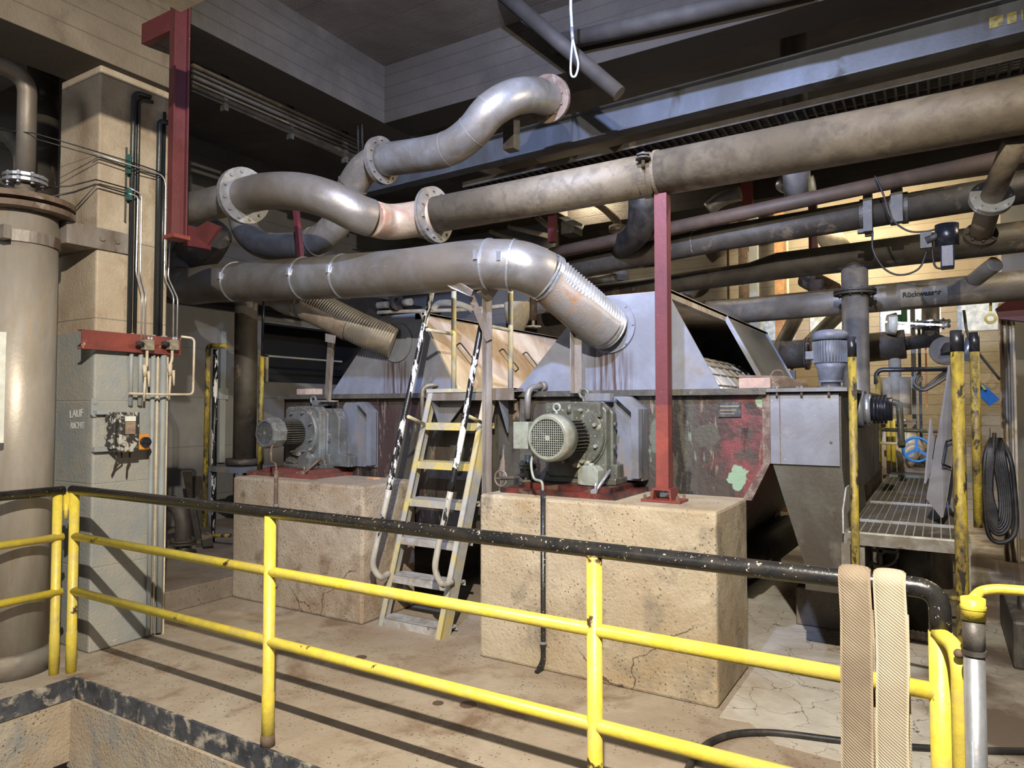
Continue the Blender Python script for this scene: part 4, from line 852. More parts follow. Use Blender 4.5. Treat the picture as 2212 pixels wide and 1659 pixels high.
MB().tube([P(922, 712, 4.07), P(980, 722, 4.38)], .013, 10).build('rail_stub', yellow_grey, ln)
MB().tube([P(1047, 702, 4.09), P(1103, 714, 4.38)], .013, 10).build('rail_stub', yellow_grey, ln)

# ================================================================== AIR DUCTS (grey, lower)
def rings(mb, pts, idxs, r, w_=.014):
    for i in idxs:
        d = (V(pts[min(i+1, len(pts)-1)]) - V(pts[max(0, i-1)])).normalized(); mb.ring(pts[i], d, r+.007, r-.004, w_, 40)
    return mb
dr_ = .168
path = cr([P(400, 545, 4.75), P(378, 590, 4.4), P(398, 618, 4.05), P(470, 612, 3.9), P(640, 603, 3.9), P(850, 590, 3.9), P(1000, 574, 3.9), P(1070, 571, 3.92), P(1130, 577, 3.98), P(1178, 597, 4.10)], 10)
d1 = thing('air_duct', 'long dented grey air duct running right and bending into the right hood', 'duct', (-3.8, 3.9, 2.45))
MB().tube(path, dr_, 40).build('duct_pipe', pipe, d1)
rb_ = MB(); rings(rb_, path, [33, 41, 45, 68, 76], dr_); build_each(rb_, 'band_clamp', galv, d1, 'bright band clamp')
cl = MB()
for i in (33, 41, 45, 68, 76):
    c = V(path[i]) + V((0, -dr_-.008, .03)); cl.box(c-V((.012,.008,.03)), c+V((.012,.008,.03)))
build_each(cl, 'clamp_bolt', galv, d1)
fx = [P(1178, 597, 4.10), P(1200, 612, 4.16), P(1250, 655, 4.27), P(1298, 698, 4.42), P(1316, 712, 4.495)]
corrugated(cr(fx, 8), .155, .022, .045, 36).build('flexible_hose', galv, d1, 'ribbed flexible hose')
rb_ = MB(); f8 = cr(fx, 8); rings(rb_, f8, [0, 2, 4], .163, .012); build_each(rb_, 'hose_clamp', bright, d1)
def half_shell(mb, pts, r, a0, a1, n=14, t=.004, up=(0,0,1)):
    pts = [V(p) for p in pts]; vs = []
    for rr in (r, r+t):
        for i, p in enumerate(pts):
            d = (pts[min(i+1, len(pts)-1)] - pts[max(0, i-1)]).normalized(); s_ = d.cross(V(up)).normalized(); u = s_.cross(d)
            for k in range(n+1):
                a = a0 + (a1-a0)*k/n; vs.append(p + (s_*math.cos(a) + u*math.sin(a))*rr)
    m_ = len(pts); W = n+1; S = m_*W; fs = []
    for l in (0, 1):
        for i in range(m_-1):
            for k in range(n): fs.append((l*S+i*W+k, l*S+i*W+k+1, l*S+(i+1)*W+k+1, l*S+(i+1)*W+k))
    for i in range(m_-1):
        for k in (0, n): fs.append((i*W+k, (i+1)*W+k, S+(i+1)*W+k, S+i*W+k))
    return mb.add(vs, fs, True)
half_shell(MB(), f8[4:27], .172, math.radians(-178), math.radians(2)).build('trough_cover', rustgrey, d1, 'rust flecked half shell under the hose')
MB().ring((P(1316, 704, 4.49).x, 4.49, P(1316, 704, 4.49).z), (0,1,0), .19, .14, .012, 48).bolts((P(1316, 704, 4.49).x, 4.485, P(1316, 704, 4.49).z), (0,1,0), .178, 8, .008, .01).build('mounting_flange', hoodm, d1)
d2 = thing('air_duct', 'shorter ribbed duct dropping from the long duct into the left hood', 'duct', (-4.5, 4.1, 2.3))
fx2 = cr([P(575, 615, 4.12), P(620, 645, 4.13), P(660, 655, 4.17), P(705, 675, 4.24), P(780, 712, 4.36), P(852, 742, 4.495)], 8)
MB().tube(fx2[:19], .135, 32).build('duct_elbow', pipe_grey, d2)
corrugated(fx2[16:], .132, .022, .05, 32).build('flexible_hose', pipe_grey, d2, 'ribbed flexible hose')
rb_ = MB(); rings(rb_, fx2, [13, 15, 17], .135, .010); build_each(rb_, 'hose_clamp', pipe_grey, d2)
half_shell(MB(), fx2[17:31], .143, math.radians(-178), math.radians(2)).build('trough_cover', MT('dusty_brown_sheet', (.24, .20, .16), (.15, .11, .08), .5, 5, rough=.8, bump=.4, bs=110), d2, 'dusty brown half shell under the hose')
cc = P(856, 740, 4.49); MB().ring((cc.x, 4.49, cc.z), (0,1,0), .165, .12, .012, 40).build('mounting_flange', guard, d2)
# dark elbow behind
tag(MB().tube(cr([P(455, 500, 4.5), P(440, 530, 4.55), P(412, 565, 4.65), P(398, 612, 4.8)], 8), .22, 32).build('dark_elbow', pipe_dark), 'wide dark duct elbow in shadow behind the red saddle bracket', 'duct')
# supports
def support(name, label, loc): return thing('duct_support', label, 'support', loc, 'angle steel duct supports')
s1 = support('', 'long angle steel leg beside the ladder holding the long duct', (P(1055, 900, 4.02).x, 4.02, .74))
a_, b_ = P(1052, 640, 4.02), P(1055, 1160, 3.985)
sxx = P(1055, 900, 4.02).x; MB().angle((sxx-.02, 4.02, .76), (sxx-.02, 4.02, P(1052, 632, 4.02).z), .05, .006, up=(0,-1,0)).build('upright', bracket, s1)
MB().bar(P(1057, 735, 4.0), P(1018, 640, 3.93), .05, .008, up=(0,1,0)).build('brace', bracket, s1)
MB().quad([P(948, 601, 3.80), P(990, 607, 3.80), P(1022, 628, 3.84), P(1018, 640, 3.86), P(975, 622, 3.82)], .008).quad([P(1030, 632, 3.9), P(1075, 612, 3.9), P(1078, 622, 4.02), P(1060, 650, 4.02), P(1045, 650, 4.0)], .008).build('saddle_plate', bracket, s1)
s2 = support('', 'grey angle strut standing on the large geared motor under the ribbed hose', (P(1246, 850, 4.31).x, 4.31, 1.655))
c = P(1246, 850, 4.33); MB().angle((c.x-.02, 4.33, 1.705), (c.x-.02, 4.33, P(1246, 684, 4.33).z), .06, .006, up=(0,-1,0)).build('upright', bracket, s2)
s3 = support('', 'pale angle strut on the left geared motor under the shorter duct', (P(708, 865, 4.3).x, 4.3, 1.62))
MB().bar(P(708, 862, 4.36), P(716, 728, 4.18), .055, .03, up=(0,-1,0)).build('upright', bracket, s3)
c = P(708, 865, 4.36); MB().box((c.x-.07, 4.31, c.z-.012), (c.x+.07, 4.42, c.z)).quad([P(703, 720, 4.12), P(725, 725, 4.12), P(723, 742, 4.12), P(703, 738, 4.12)], .006).build('end_plates', bracket, s3)

# ================================================================== UPPER PIPES
u1 = thing('process_pipe', 'long tan dusty pipe across the picture with flanged double bend at its left end', 'pipe', (-1.4, 4.06, 2.9))
pa = cr([P(400, 452, 3.5), P(450, 442, 3.52), P(527, 423, 3.5)], 6)
MB().tube(pa, .128, 32).build('inlet_stub', pipe_grey, u1)
pb = cr([P(527, 423, 3.5), P(580, 413, 3.46), P(650, 415, 3.45), P(715, 433, 3.5), P(770, 460, 3.62), P(800, 471, 3.72)], 8)
MB().tube(pb, .135, 36).build('bend_pipe', pipe, u1, 'smooth grey bend')
pc = cr([P(800, 471, 3.72), P(835, 479, 3.88), P(875, 477, 3.98), P(938, 466, 4.05)], 6)
MB().tube(pc, .130, 36).build('reducer_pipe', MT('rust_washed_pipe', (.40, .33, .23), (.25, .15, .10), .45, 3.5, (.30, .13, .08), .2, 5, rough=.6, metal=.2, bump=.12, sharp3=.08), u1, 'rust washed elbow')
xe = P(938, 466, 4.06).x
MB().tube([(xe, 4.06, 3.025), (-1.43, 4.06, 3.03)], .130, 36).tube([(-1.43, 4.06, 3.03), (2.6, 4.06, 3.05)], .134, 36).build('straight_pipe', pipe_tan, u1, 'tan dust coated length')
FL(u1, 'flange_pair', pb[0], V(pb[1])-V(pb[0]), .215, .125, .02, 12, .004, .012, flsteel, 'round bolted flange')
FL(u1, 'flange_pair', (xe, 4.06, 3.025), (1, 0, 0), .205, .125, .02, 12, .004, .012, pipe_grey, 'dusty bolted flange')
MB().ring((-1.43, 4.06, 3.03), (1,0,0), .141, .13, .02, 40).ring((-1.50, 4.06, 3.03), (1,0,0), .137, .13, .05, 40).build('strap', pipe_tan, u1)
MB().tube([(-1.47, 3.90, 3.03), (-1.47, 3.90, 3.12)], .012, 8).tube([(-1.47, 3.90, 3.095), (-1.47, 3.90, 3.107)], .042, 6).tube([(-1.47, 3.90, 3.075), (-1.47, 3.90, 3.083)], .048, 8).build('strap_bolt', mach_dark, u1)
# drop pipe at right from the tan pipe
u1b = thing('drop_pipe', 'flanged pipe dropping from the tan pipe at the right edge', 'pipe', (.25, 4.3, 2.3))
a_, b_ = P(2195, 300, 4.15), P(2141, 428, 4.55)
MB().tube([a_, b_], .055, 24).build('pipe_body', pipe_tan, u1b)
FL(u1b, 'flange_pair', b_, b_-a_, .105, .05, .014, 8, .003, .009, galv)
c_ = P(2118, 508, 4.8)
MB().tube([b_ + (b_-a_).normalized()*.02, b_.lerp(c_, .5), c_], .06, 20).build('lower_piece', pipe_grey, u1b)
FL(u1b, 'flange_pair', c_, c_-b_, .085, .045, .012, 8, .003, .008, pipe_dark)
u2 = thing('process_pipe', 'upper grey flanged pipe climbing in an S curve to the concrete beam', 'pipe', (-3.4, 4.4, 3.4))
q2 = [P(1184, 214, 5.0), P(1152, 205, 4.72), P(1105, 212, 4.48), P(1058, 240, 4.36), P(1020, 285, 4.35), P(975, 318, 4.35), P(920, 333, 4.35), P(825, 347, 4.36), P(790, 362, 4.36), P(762, 400, 4.37), P(742, 450, 4.38), P(722, 490, 4.40), P(680, 522, 4.42), P(620, 533, 4.42), P(565, 528, 4.42), P(532, 500, 4.42), P(522, 462, 4.42)]
q2 = cr(q2, 6)
MB().tube(q2[:43], .134, 36).build('upper_run', pipe, u2); MB().tube(q2[42:], .128, 32).build('lower_bend', pipe_grey, u2, 'dull lower U bend')
FL(u2, 'flange_pair', q2[42], V(q2[43])-V(q2[41]), .195, .125, .018, 12, .004, .011, pipe_grey)
FL(u2, 'end_flange', q2[0], V(q2[1])-V(q2[0]), .190, .05, .018, 10, .004, .011, rust, 'rusty end flange')
wd = MB(); rings(wd, q2, [18, 24, 31, 54, 72], .129, .006); build_each(wd, 'weld_bead', pipe_grey, u2)
tag(MB().box((P(1098, 250, 4.75).x-.05, 4.75, 3.7), (P(1098, 250, 4.75).x+.05, 4.85, 4.12)).build('hanger_plate', mach_dark), 'dark hanger plate above the S curve pipe', 'bracket')
tag(MB().tube([P(640, 455, 4.2), P(650, 560, 4.2)], .03, 4, smooth=False).build('red_strut', maroon), 'short red strut seen under the smooth grey bend', 'strut')
# ================================================================== BIG BEAM, CABLE LADDER, CEILING PIPES, SLING
BYY = 6.0
ba, bb_ = P(770, 402, BYY), P(2330, 6, BYY)
bm_ = thing('steel_beam', 'long blue-grey steel beam crossing under the ceiling', 'beam', ((ba+bb_)/2))
MB().ibeam(ba, bb_, .275, .15, .014).build('beam_body', MT('blue_grey_beam_steel', (.100, .108, .125), (.065, .065, .065), .45, 1.6, (.045, .04, .034), .14, 3, rough=.45, metal=.25, bump=.05, streak=.5, sharp3=.08, speck=(.5, .5, .5), spa=.74), bm_)
d = (bb_-ba).normalized(); yo = V((0, -.009, 0))
ym = MT('faded_yellow_mark', (.35, .28, .06), (.12, .11, .07), .5, 30, rough=.7)
for x0, x1 in ((2137, 2167), (2175, 2196)):
    a_ = P(x0, 50 - (x0-2140)*.25, BYY-.012); b_ = P(x1, 50 - (x1-2140)*.25, BYY-.012)
    MB().quad([a_+V((0,0,-.04)), b_+V((0,0,-.04)), b_+V((0,0,.04)), a_+V((0,0,.04))], .003).build('painted_mark', ym, bm_, 'faded yellow painted mark')
text_mesh('painted_number', '10', .11, ym, bm_, P(2198, 46, BYY-.012), d, (0,0,1))
cl_ = thing('cable_ladder', 'dark cable ladder hanging below the steel beam', 'cable tray', (-1.5, 6.4, 4.0))
mb = MB(); A, B = P(1000, 400, 6.25), P(2300, 95, 6.25); A2, B2 = A+V((0,.36,.0)), B+V((0,.36,.0))
mb.bar(A, B, .02, .06).bar(A2, B2, .02, .06); mb.build('side_rails', pipe_dark, cl_)
mb = MB()
for k in range(70): t = k/69; mb.bar(A.lerp(B, t), A2.lerp(B2, t), .02, .02)
mb.build('rungs', pipe_dark, cl_)
mb = MB()
for k in range(5): o_ = V((0, .06+.055*k, .03)); mb.tube([A+o_, B+o_], .018, 8)
cb_ = mb.build('cable_bundle', rubber, None); tag(cb_, 'bundle of black cables lying on the ladder below the beam', 'cables'); cb_['kind'] = 'stuff'
tag(MB().tube([P(1085, -14, 4.85), P(1338, 203, 5.1)], .062, 20).build('ceiling_pipe', soot), 'dark pipe slanting down across the ceiling left of the sling', 'pipe')
tag(MB().tube([P(1190, 96, 5.13), P(1400, 50, 5.13), P(1760, -34, 5.13)], .07, 20).build('ceiling_pipe', soot), 'dark horizontal pipe under the ceiling right of the sling', 'pipe')
vp = MB().tube([P(1712, -20, 6.6), P(1716, 252, 6.6)], .115, 24)
tag(vp.build('ceiling_pipe', pipe), 'vertical grey pipe dropping from the ceiling behind the steel beam', 'pipe')
tag(MB().tube([P(1716, 246, 6.6), P(1718, 330, 6.75), P(1722, 420, 6.9)], [.128, .128, .115], 24).build('pipe_socket', galv), 'pale pipe socket end seen just below the steel beam', 'pipe')
sl = thing('rope_sling', 'grey rope sling with a loop hanging from the ceiling', 'rope', P(1236, 0, 5.0))
ss = 4.6
MB().tube([P(1233, -40, ss), P(1233, 20, ss), P(1237, 85, ss)], .011, 10).build('rope', rope, sl)
MB().tube(cr([P(1237, 84, ss), P(1243, 110, ss), P(1249, 140, ss), P(1243, 164, ss), P(1234, 162, ss), P(1233, 135, ss), P(1237, 84, ss)], 6), .0085, 10).build('loop', rope, sl)
MB().tube([P(1235, 60, ss), P(1237, 86, ss)], .014, 10).build('ferrule', galv, sl, 'pale crimped ferrule')
# cable trays along the left beam
ct = thing('cable_tray', 'cable tray with parallel tubes along the left concrete beam', 'cable tray', (-5.0, 4.5, 3.9))
def along(x0, y0, x1, y1, X): return PX(x0, y0, X), PX(x1, y1, X)
mb = MB()
for k, (ya, yb, r_) in enumerate([(140, 318, .022), (152, 326, .015), (164, 334, .02), (176, 343, .012)]):
    a_, b_ = along(415, ya, 800, yb, -5.25+.03*k); mb.tube([a_, b_], r_, 8)
mb.build('tubes', pipe_dark, ct)
a_, b_ = along(415, 185, 790, 352, -5.30); MB().bar(a_, b_, .012, .10).build('tray_side', pipe_dark, ct)
mb = MB()
for t in (.15, .5, .85): c = a_.lerp(b_, t); mb.box(c+V((-.03,-.02,-.1)), c+V((.03,.02,.25)))
build_each(mb, 'hanger', mach_dark, ct)
for i, (x, lab) in enumerate([(770, 'thin black rod hanging in the ceiling corner, left of two'), (779, 'thin black rod hanging in the ceiling corner, right of two')]):
    tag(MB().tube([P(x, 98, 5.15), P(x+4, 330, 5.15)], .012, 8).build('hanging_rod', rubber), lab, 'rod', 'rods in the ceiling corner')

# ================================================================== RIGHT SIDE: WALKWAY
PZ0 = .90; wx0, wx1, wy0, wy1 = -.45, .10, 4.35, 8.2
wk = thing('walkway', 'grey grating walkway on steel legs right of the hopper', 'walkway', ((wx0+wx1)/2, 5.5, 0))
wkm = MT('walkway_steel', (.27, .265, .245), (.16, .14, .11), .5, 9, (.08, .06, .045), .2, 14, rough=.45, metal=.3, bump=.1)
fs = MB().box((wx0, wy0-.03, PZ0-.055), (wx1+.03, wy0, PZ0+.005)).box((wx0-.02, wy0, PZ0-.055), (wx0, wy1, PZ0+.005)).box((wx1, wy0, PZ0-.055), (wx1+.03, wy1, PZ0+.005))
fs.build('frame', wkm, wk)
for (a, b_) in ((wx0-.03, wy0), (wx0+.04, wy0+.02), (wx1-.02, wy0), (wx0, 6.4), (wx1, 6.4), (wx1, 8.1)):
    MB().box((a, b_-.03, 0), (a+.045, b_+.015, PZ0-.055)).build('leg', wkm if b_ < 6 else pipe_grey, wk)
for i, (a, b_) in enumerate([(wy0, 4.86), (4.87, 5.85), (5.86, 8.2)]):
    g = MB(); x = wx0+.01
    while x < wx1: g.box((x, a, PZ0-.022), (x+.006, b_, PZ0+.005)); x += .0435
    gc = MB(); y = a
    while y < b_: gc.box((wx0, y, PZ0-.026), (wx1, y+.005, PZ0-.004)); y += .0125 if i == 0 else .025
    gc.build('grating_cross_bars', pipe_dark, wk)
    g.box((wx0, a, PZ0-.02), (wx1, a+.008, PZ0+.014)); gg = g.build('grating', MT('oily_grating_%d' % i, (.55, .55, .50) if i < 1 else (.40, .41, .43), (.30, .28, .22), .4, 6, rough=.35, metal=.4, bump=.05, speck=(.5, .47, .36), spa=.66), wk)
MB().box((wx0, wy0, PZ0-.05), (wx1, wy1, PZ0-.04)).build('drip_tray', MT('dark_drip_tray', (.035, .036, .036), (.09, .085, .065), .4, 4, rough=.5, bump=.1), wk)
MB().quad([(wx0-.02, wy0-.02, PZ0), (wx0-.02, wy0-.02, PZ0+.13), (wx0-.02, wy0+.15, PZ0+.24), (wx0-.02, wy0+.3, PZ0+.24), (wx0-.02, wy0+.3, PZ0)], .008).build('end_plate', alu, wk)
MB().box((wx0, 8.2, PZ0-.02), (wx1+.2, 8.6, PZ0+.02)).build('far_step', MT('green_grey_step', (.15, .18, .155), (.10, .11, .09), .4, 3, rough=.5), wk)
def ypost(px0, py0, px1, py1, Y, label, zlow=0.0, r=.0215):
    a_ = P(px0, py0, Y); b_ = P(px1, py1, Y); x = (a_.x + b_.x)/2
    t = thing('rail_post', label, 'post', (x, Y, zlow), 'tall yellow walkway posts')
    MB().tube([(x, Y, zlow), (x, Y, a_.z-.10)], r, 18).build('tube', yellow_worn, t); MB().tube([(x, Y, a_.z-.11), (x, Y, a_.z)], r+.0015, 18).build('black_cap_band', black_tape, t, 'black taped top')
    return x
ypost(1838, 728, 1850, 1200, 4.27, 'yellow post with black top in front of the hopper edge', 0)
ypost(2064, 714, 2080, 1200, 4.27, 'scuffed yellow post with black top at the front right walkway corner', 0, .030)
ypost(2105, 718, 2112, 1100, 4.75, 'duller yellow post with black top just behind the front right one', .93, .024)
hb = MB().tube([P(1915, 1262, 4.22), P(1990, 1281, 4.22), P(2082, 1295, 4.22)], .014, 10)
tag(hb.build('low_rail', yellow_worn), 'low dirty yellow rail crossing below the walkway', 'rail')
# leaning covers
def cover(pts, label, hpts, m_):
    t = thing('leaning_cover', label, 'cover plate', pts[-1], 'covers leaning on the walkway')
    MB().quad(pts, .012).build('sheet', m_, t)
    for hp_ in hpts: MB().tube(bend(hp_, .01, 3), .0075, 8).build('handle', black_tape, t, 'black bow handle')
cm = MT('matt_grey_cover', (.17, .165, .165), (.13, .12, .118), .4, 3, rough=.55, bump=.08)
cover([P(2050, 790, 5.5), P(2064, 940, 5.35), P(2059, 975, 5.2), P(2045, 1070, 5.0), P(2035, 1118, 4.9), P(2003, 1077, 5.0), P(2033, 905, 5.3)], 'front grey tapered cover leaning beside the walkway post', [[P(2060, 950, 5.17), P(2045, 953, 5.10), P(2036, 1003, 5.02), P(2053, 1010, 5.07)]], cm)
cover([P(2075, 980, 5.6), P(2072, 1060, 5.5), P(2060, 1105, 5.3), P(2048, 1080, 5.4), P(2062, 960, 5.6)], 'second grey cover mostly hidden behind the front one', [], cm)
cover([P(2008, 905, 5.9), P(2012, 905, 5.9), P(2022, 990, 5.8), P(2000, 1045, 5.7), P(1996, 1045, 5.7)], 'narrow dark edged cover furthest back along the walkway', [[P(2035, 938, 5.6), P(2024, 942, 5.55), P(2016, 992, 5.5), P(2030, 996, 5.55)]], cm)
# couplings on tank side
cp = thing('shaft_coupling', 'black and silver ribbed coupling discs on the hopper side', 'coupling', (-.40, 5.3, 1.45))
c = PX(1868, 885, -.44); cy_, cz_ = c.y, 1.595
MB().tube([(-.49, cy_, cz_), (-.44, cy_, cz_)], .13, 28).build('bearing_plate', guard, cp)
MB().tube([(-.44, cy_, cz_), (-.40, cy_, cz_)], .105, 28).ring((-.42, cy_, cz_), (1,0,0), .12, .1, .008).build('silver_disc', galv, cp)
mb = MB()
for k in range(4): mb.tube([(-.385+.022*k, cy_, cz_), (-.37+.022*k, cy_, cz_)], .10, 24)
mb.tube([(-.40, cy_, cz_), (-.27, cy_, cz_)], .08, 20).build('black_hub', black_tape, cp)
# grey vertical motor
gm = thing('agitator_motor', 'blue-grey vertical motor standing on the hopper top plate', 'motor', (-.66, 5.05, 1.722))
mx, my = P(1794, 780, 5.05).x, 5.05
gmt = MT('blue_grey_motor_paint', (.14, .155, .20), (.09, .095, .11), .45, 8, rough=.5, bump=.12)
zt_ = P(1794, 716, 5.05).z; zz = lambda y: P(1794, y, 5.05).z
MB().tube([(mx, my, zz(735)), (mx, my, zz(722)), (mx, my, zz(716)), (mx, my, zz(713))], [.112, .112, .095, .06], 28).build('fan_cowl', gmt, gm)
MB().tube([(mx, my, zz(735)), (mx, my, zz(786))], .098, 28).build('motor_body', gmt, gm)
mb = MB()
for k in range(36):
    a = 2*math.pi*k/36; d_ = V((math.cos(a), math.sin(a), 0)); mb.bar(V((mx, my, zz(738)))+d_*.103, V((mx, my, zz(784)))+d_*.103, .005, .014, up=d_)
mb.build('cooling_fins', gmt, gm)
MB().tube([(mx, my, zz(786)), (mx, my, zz(796)), (mx, my, zz(822)), (mx, my, zz(826)), (mx, my, 1.722)], [.10, .085, .072, .06, .06], 24).ring((mx, my, zz(824)), (0,0,1), .082, .05, .012).ring((mx, my, 1.735), (0,0,1), .085, .05, .02).build('gear_flange', gmt, gm)
MB().box((mx-.15, my-.05, zz(776)), (mx-.09, my+.03, zz(758))).build('terminal_box', gmt, gm, bevel=.006)

# ================================================================== BACKGROUND PIPING
def bpipe(pts, r, m, label, seg=24, cat='pipe', name='pipe', rad=None, n=8, smooth=True):
    q_ = cr(pts, n) if smooth and len(pts) > 2 else pts
    return tag(MB().tube(q_, rad or r, seg).build(name, m), label, cat)
bpipe([P(1190, 548, 6.8), P(2250, 324, 6.8)], .066, MT('brown_sooty_pipe', (.10, .065, .045), (.055, .04, .03), .5, 3, rough=.6, bump=.1), 'thin reddish brown pipe running under the tan pipe')
d7 = thing('large_pipe', 'dark thick pipe with clamps parallel below the brown pipe', 'pipe', (-1.5, 7.1, 3.2))
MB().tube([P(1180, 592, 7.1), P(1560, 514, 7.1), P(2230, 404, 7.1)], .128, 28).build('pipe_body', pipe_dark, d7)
for x in (1445, 1500, 1865, 1930, 1955):
    y = 514 - (x-1560)*.164; MB().ring(P(x, y, 7.1), (1,0,0), .14, .12, .05 if x > 1800 else .015).build('pipe_clamp', mach_dark, d7)
tag(MB().box(P(1865, 500, 6.9), P(1885, 420, 7.0)).box(P(1925, 480, 6.9), P(1950, 410, 7.0)).build('clamp_hanger', mach_dark), 'dark hangers holding the thick dark pipe at right', 'bracket')
bpipe([P(1385, 395, 6.3), P(1388, 450, 6.35), P(1378, 500, 6.6), P(1345, 530, 6.95)], .135, rubber, 'black rubber elbow dropping behind the tan pipe near the red post', 28, name='rubber_elbow')
p5 = thing('large_pipe', 'dark horizontal pipe above the hood with a branch turning down', 'pipe', (-1, 7.9, 2.9))
MB().tube([P(1240, 640, 7.9), P(1460, 612, 7.9), P(1620, 590, 7.9), P(1680, 575, 7.9), P(2300, 500, 7.9)], [.105, .11, .115, .145, .145], 28).build('pipe_body', pipe_dark, p5)
x5 = P(1846, 600, 7.9).x
MB().tube(bend([(x5, 7.9, P(1846, 560, 7.9).z), (x5, 7.9, 0)], .1), .125, 28).build('branch_pipe', pipe_dark if False else pipe_grey, p5, 'lighter grey vertical branch')
FL(p5, 'flange_pair', (x5, 7.9, P(1846, 632, 7.9).z), (0,0,1), .20, .12, .02, 10, .004, .011, pipe_dark)
MB().sphere((x5, 7.9, P(1846, 578, 7.9).z), .128, 20).build('elbow_cap', pipe_dark, p5)
p6 = thing('return_water_pipe', 'lower brownish grey pipe carrying the black stencilled word', 'pipe', (-.5, 8.4, 2.6))
A6, B6 = P(1460, 684, 8.4), P(2320, 606, 8.4)
MB().tube([A6, B6], .148, 32).build('pipe_body', pipe_grey, p6)
MB().ring(P(1521, 676, 8.4), (1,0,0), .155, .14, .02).build('strap', rust, p6)
d6 = (B6-A6).normalized(); cA = P(1946, 640, 8.4); cB = P(2046, 631, 8.4)
tA = A6 + d6*((cA-A6).dot(d6)); tB = A6 + d6*((cB-A6).dot(d6))
half_shell(MB(), [tA, tA.lerp(tB, .5), tB], .1485, math.radians(-64), math.radians(22), 16, .001).build('label_paint', mortar, p6, 'flaking beige label patch')
toff = V((0, -.1515, -.035))
text_mesh('stencilled_word', 'Rückwasser', .071, ink, p6, tA + V((0, -.1545, -.035)) + d6*.02, d6, (0, -.2, 1), .0022)
bpipe([P(1500, 668, 8.6), P(1480, 648, 8.7), P(1500, 612, 8.9)], .10, pipe_tan, 'tan elbow joining the stencilled pipe near the hood top')
bpipe([P(2105, 605, 8.3), P(2130, 585, 8.1), P(2150, 570, 8.0)], .075, pipe_grey, 'grey stub elbow on top of the stencilled pipe at right')
bpipe([P(1660, 800, 9.4), P(1735, 655, 9.6)], .09, pipe_grey, 'slanting grey pipe behind the grey vertical motor', smooth=False)
bpipe([P(1700, 790, 9.2), P(1850, 640, 9.2)], .085, pipe_grey, 'second slanting grey pipe behind the grey vertical motor', smooth=False)
vt = thing('steel_vessel', 'horizontal shiny steel cylinder between the hood and grey vertical motor', 'vessel', P(1715, 770, 8.8))
MB().tube([P(1688, 768, 8.8), P(1740, 764, 8.8)], .165, 32).build('shell', pipe_tan, vt); FL(vt, 'flange_pair', P(1744, 764, 8.8), (1,0,0), .19, .1, .015, 8, .004, .011, rust)
a_ = P(1712, 775, 8.8); MB().box((a_.x-.03, 8.77, 0), (a_.x+.03, 8.83, a_.z-.14)).build('stand', pipe_grey, vt)
vt = thing('steel_vessel', 'horizontal brushed steel cylinder behind the left walkway post', 'vessel', P(1900, 745, 8.8))
MB().tube([P(1868, 752, 8.8), P(1956, 743, 8.8)], .16, 32).build('shell', pipe_tan, vt)
MB().tube(cr([P(1956, 742, 8.8), P(2010, 736, 8.7), P(2040, 745, 8.5), P(2048, 770, 8.4)], 6), .075, 20).build('outlet_elbow', pipe_dark, vt); MB().ring(P(2043, 758, 8.4), (.2,-1,.2), .15, .05, .02).build('flange', pipe_grey, vt)
bpipe([P(2010, 665, 8.9), P(2010, 725, 8.9)], .085, pipe_grey, 'short vertical pipe above the dark elbow at right', smooth=False)
hwf = thing('spoked_flange', 'bright spoked flange ring around the short vertical pipe', 'flange', P(2015, 700, 8.85))
MB().ring(P(2010, 696, 8.88), (0,0,1), .19, .10, .015).ring(P(2010, 706, 8.88), (0,0,1), .19, .10, .015).bolts(P(2010, 701, 8.88), (0,0,1), .17, 8, .01, .05).build('ring_pair', galv, hwf)
dsc = thing('white_disc_valve', 'white disc shaped valve wheel with horizontal rod below the stencilled pipe', 'valve', P(1930, 700, 8.6))
MB().tube([P(1916, 700, 8.6), P(1934, 700, 8.62)], [.10, .125], 24).build('disc', white, dsc); MB().bar(P(1905, 695, 8.6), P(2045, 703, 8.6), .02, .02).build('rod', galv, dsc)
for i, (x, y0, y1, w_, m_, lab) in enumerate([(1971, 660, 1000, 8, condgrey, 'pale grey flat upright left of the dark elbow'), (1985, 700, 960, 5, mach_dark, 'black upright beside the pale flat upright'), (1940, 680, 700, 12, greenp, 'bright green block below the stencilled pipe, left'), (1953, 670, 700, 10, greenp, 'bright green block below the stencilled pipe, right'), (1998, 665, 880, 3, orange, 'thin orange hose hanging below the stencilled pipe')]):
    a_ = P(x, y0, 9.3); b_ = P(x+1, y1, 9.3); ww = w_*9/1510
    tag(MB().box((a_.x-ww/2, 9.28, b_.z), (a_.x+ww/2, 9.33, a_.z)).build(['flat_upright', 'black_upright', 'green_block', 'green_block', 'orange_hose'][i], m_), lab, ['upright', 'upright', 'block', 'block', 'hose'][i])
fh = thing('filter_housing', 'cream vertical filter cylinder standing behind the walkway', 'filter', P(1935, 960, 8.9))
x = P(1935, 850, 8.9).x; zf = lambda y: P(1935, y, 8.9).z
MB().tube([(x, 8.9, zf(895)), (x, 8.9, zf(815))], .15, 28).build('shell', cream, fh); MB().tube([(x, 8.8, zf(880)), (x, 8.8, zf(770))], .062, 20).build('riser', pipe_cream, fh)
MB().box((x-.16, 8.72, zf(955)), (x+.10, 8.95, zf(905))).build('base_box', cream, fh); MB().box((x-.2, 8.6, zf(915)), (x+.2, 9.0, zf(908))).box((x-.05, 8.8, 0), (x+.05, 8.9, zf(908))).build('stand', pipe_grey, fh)
pmp = thing('pump_casing', 'tan conical pump casing with red stain behind the walkway end', 'pump', P(1950, 1000, 8.9))
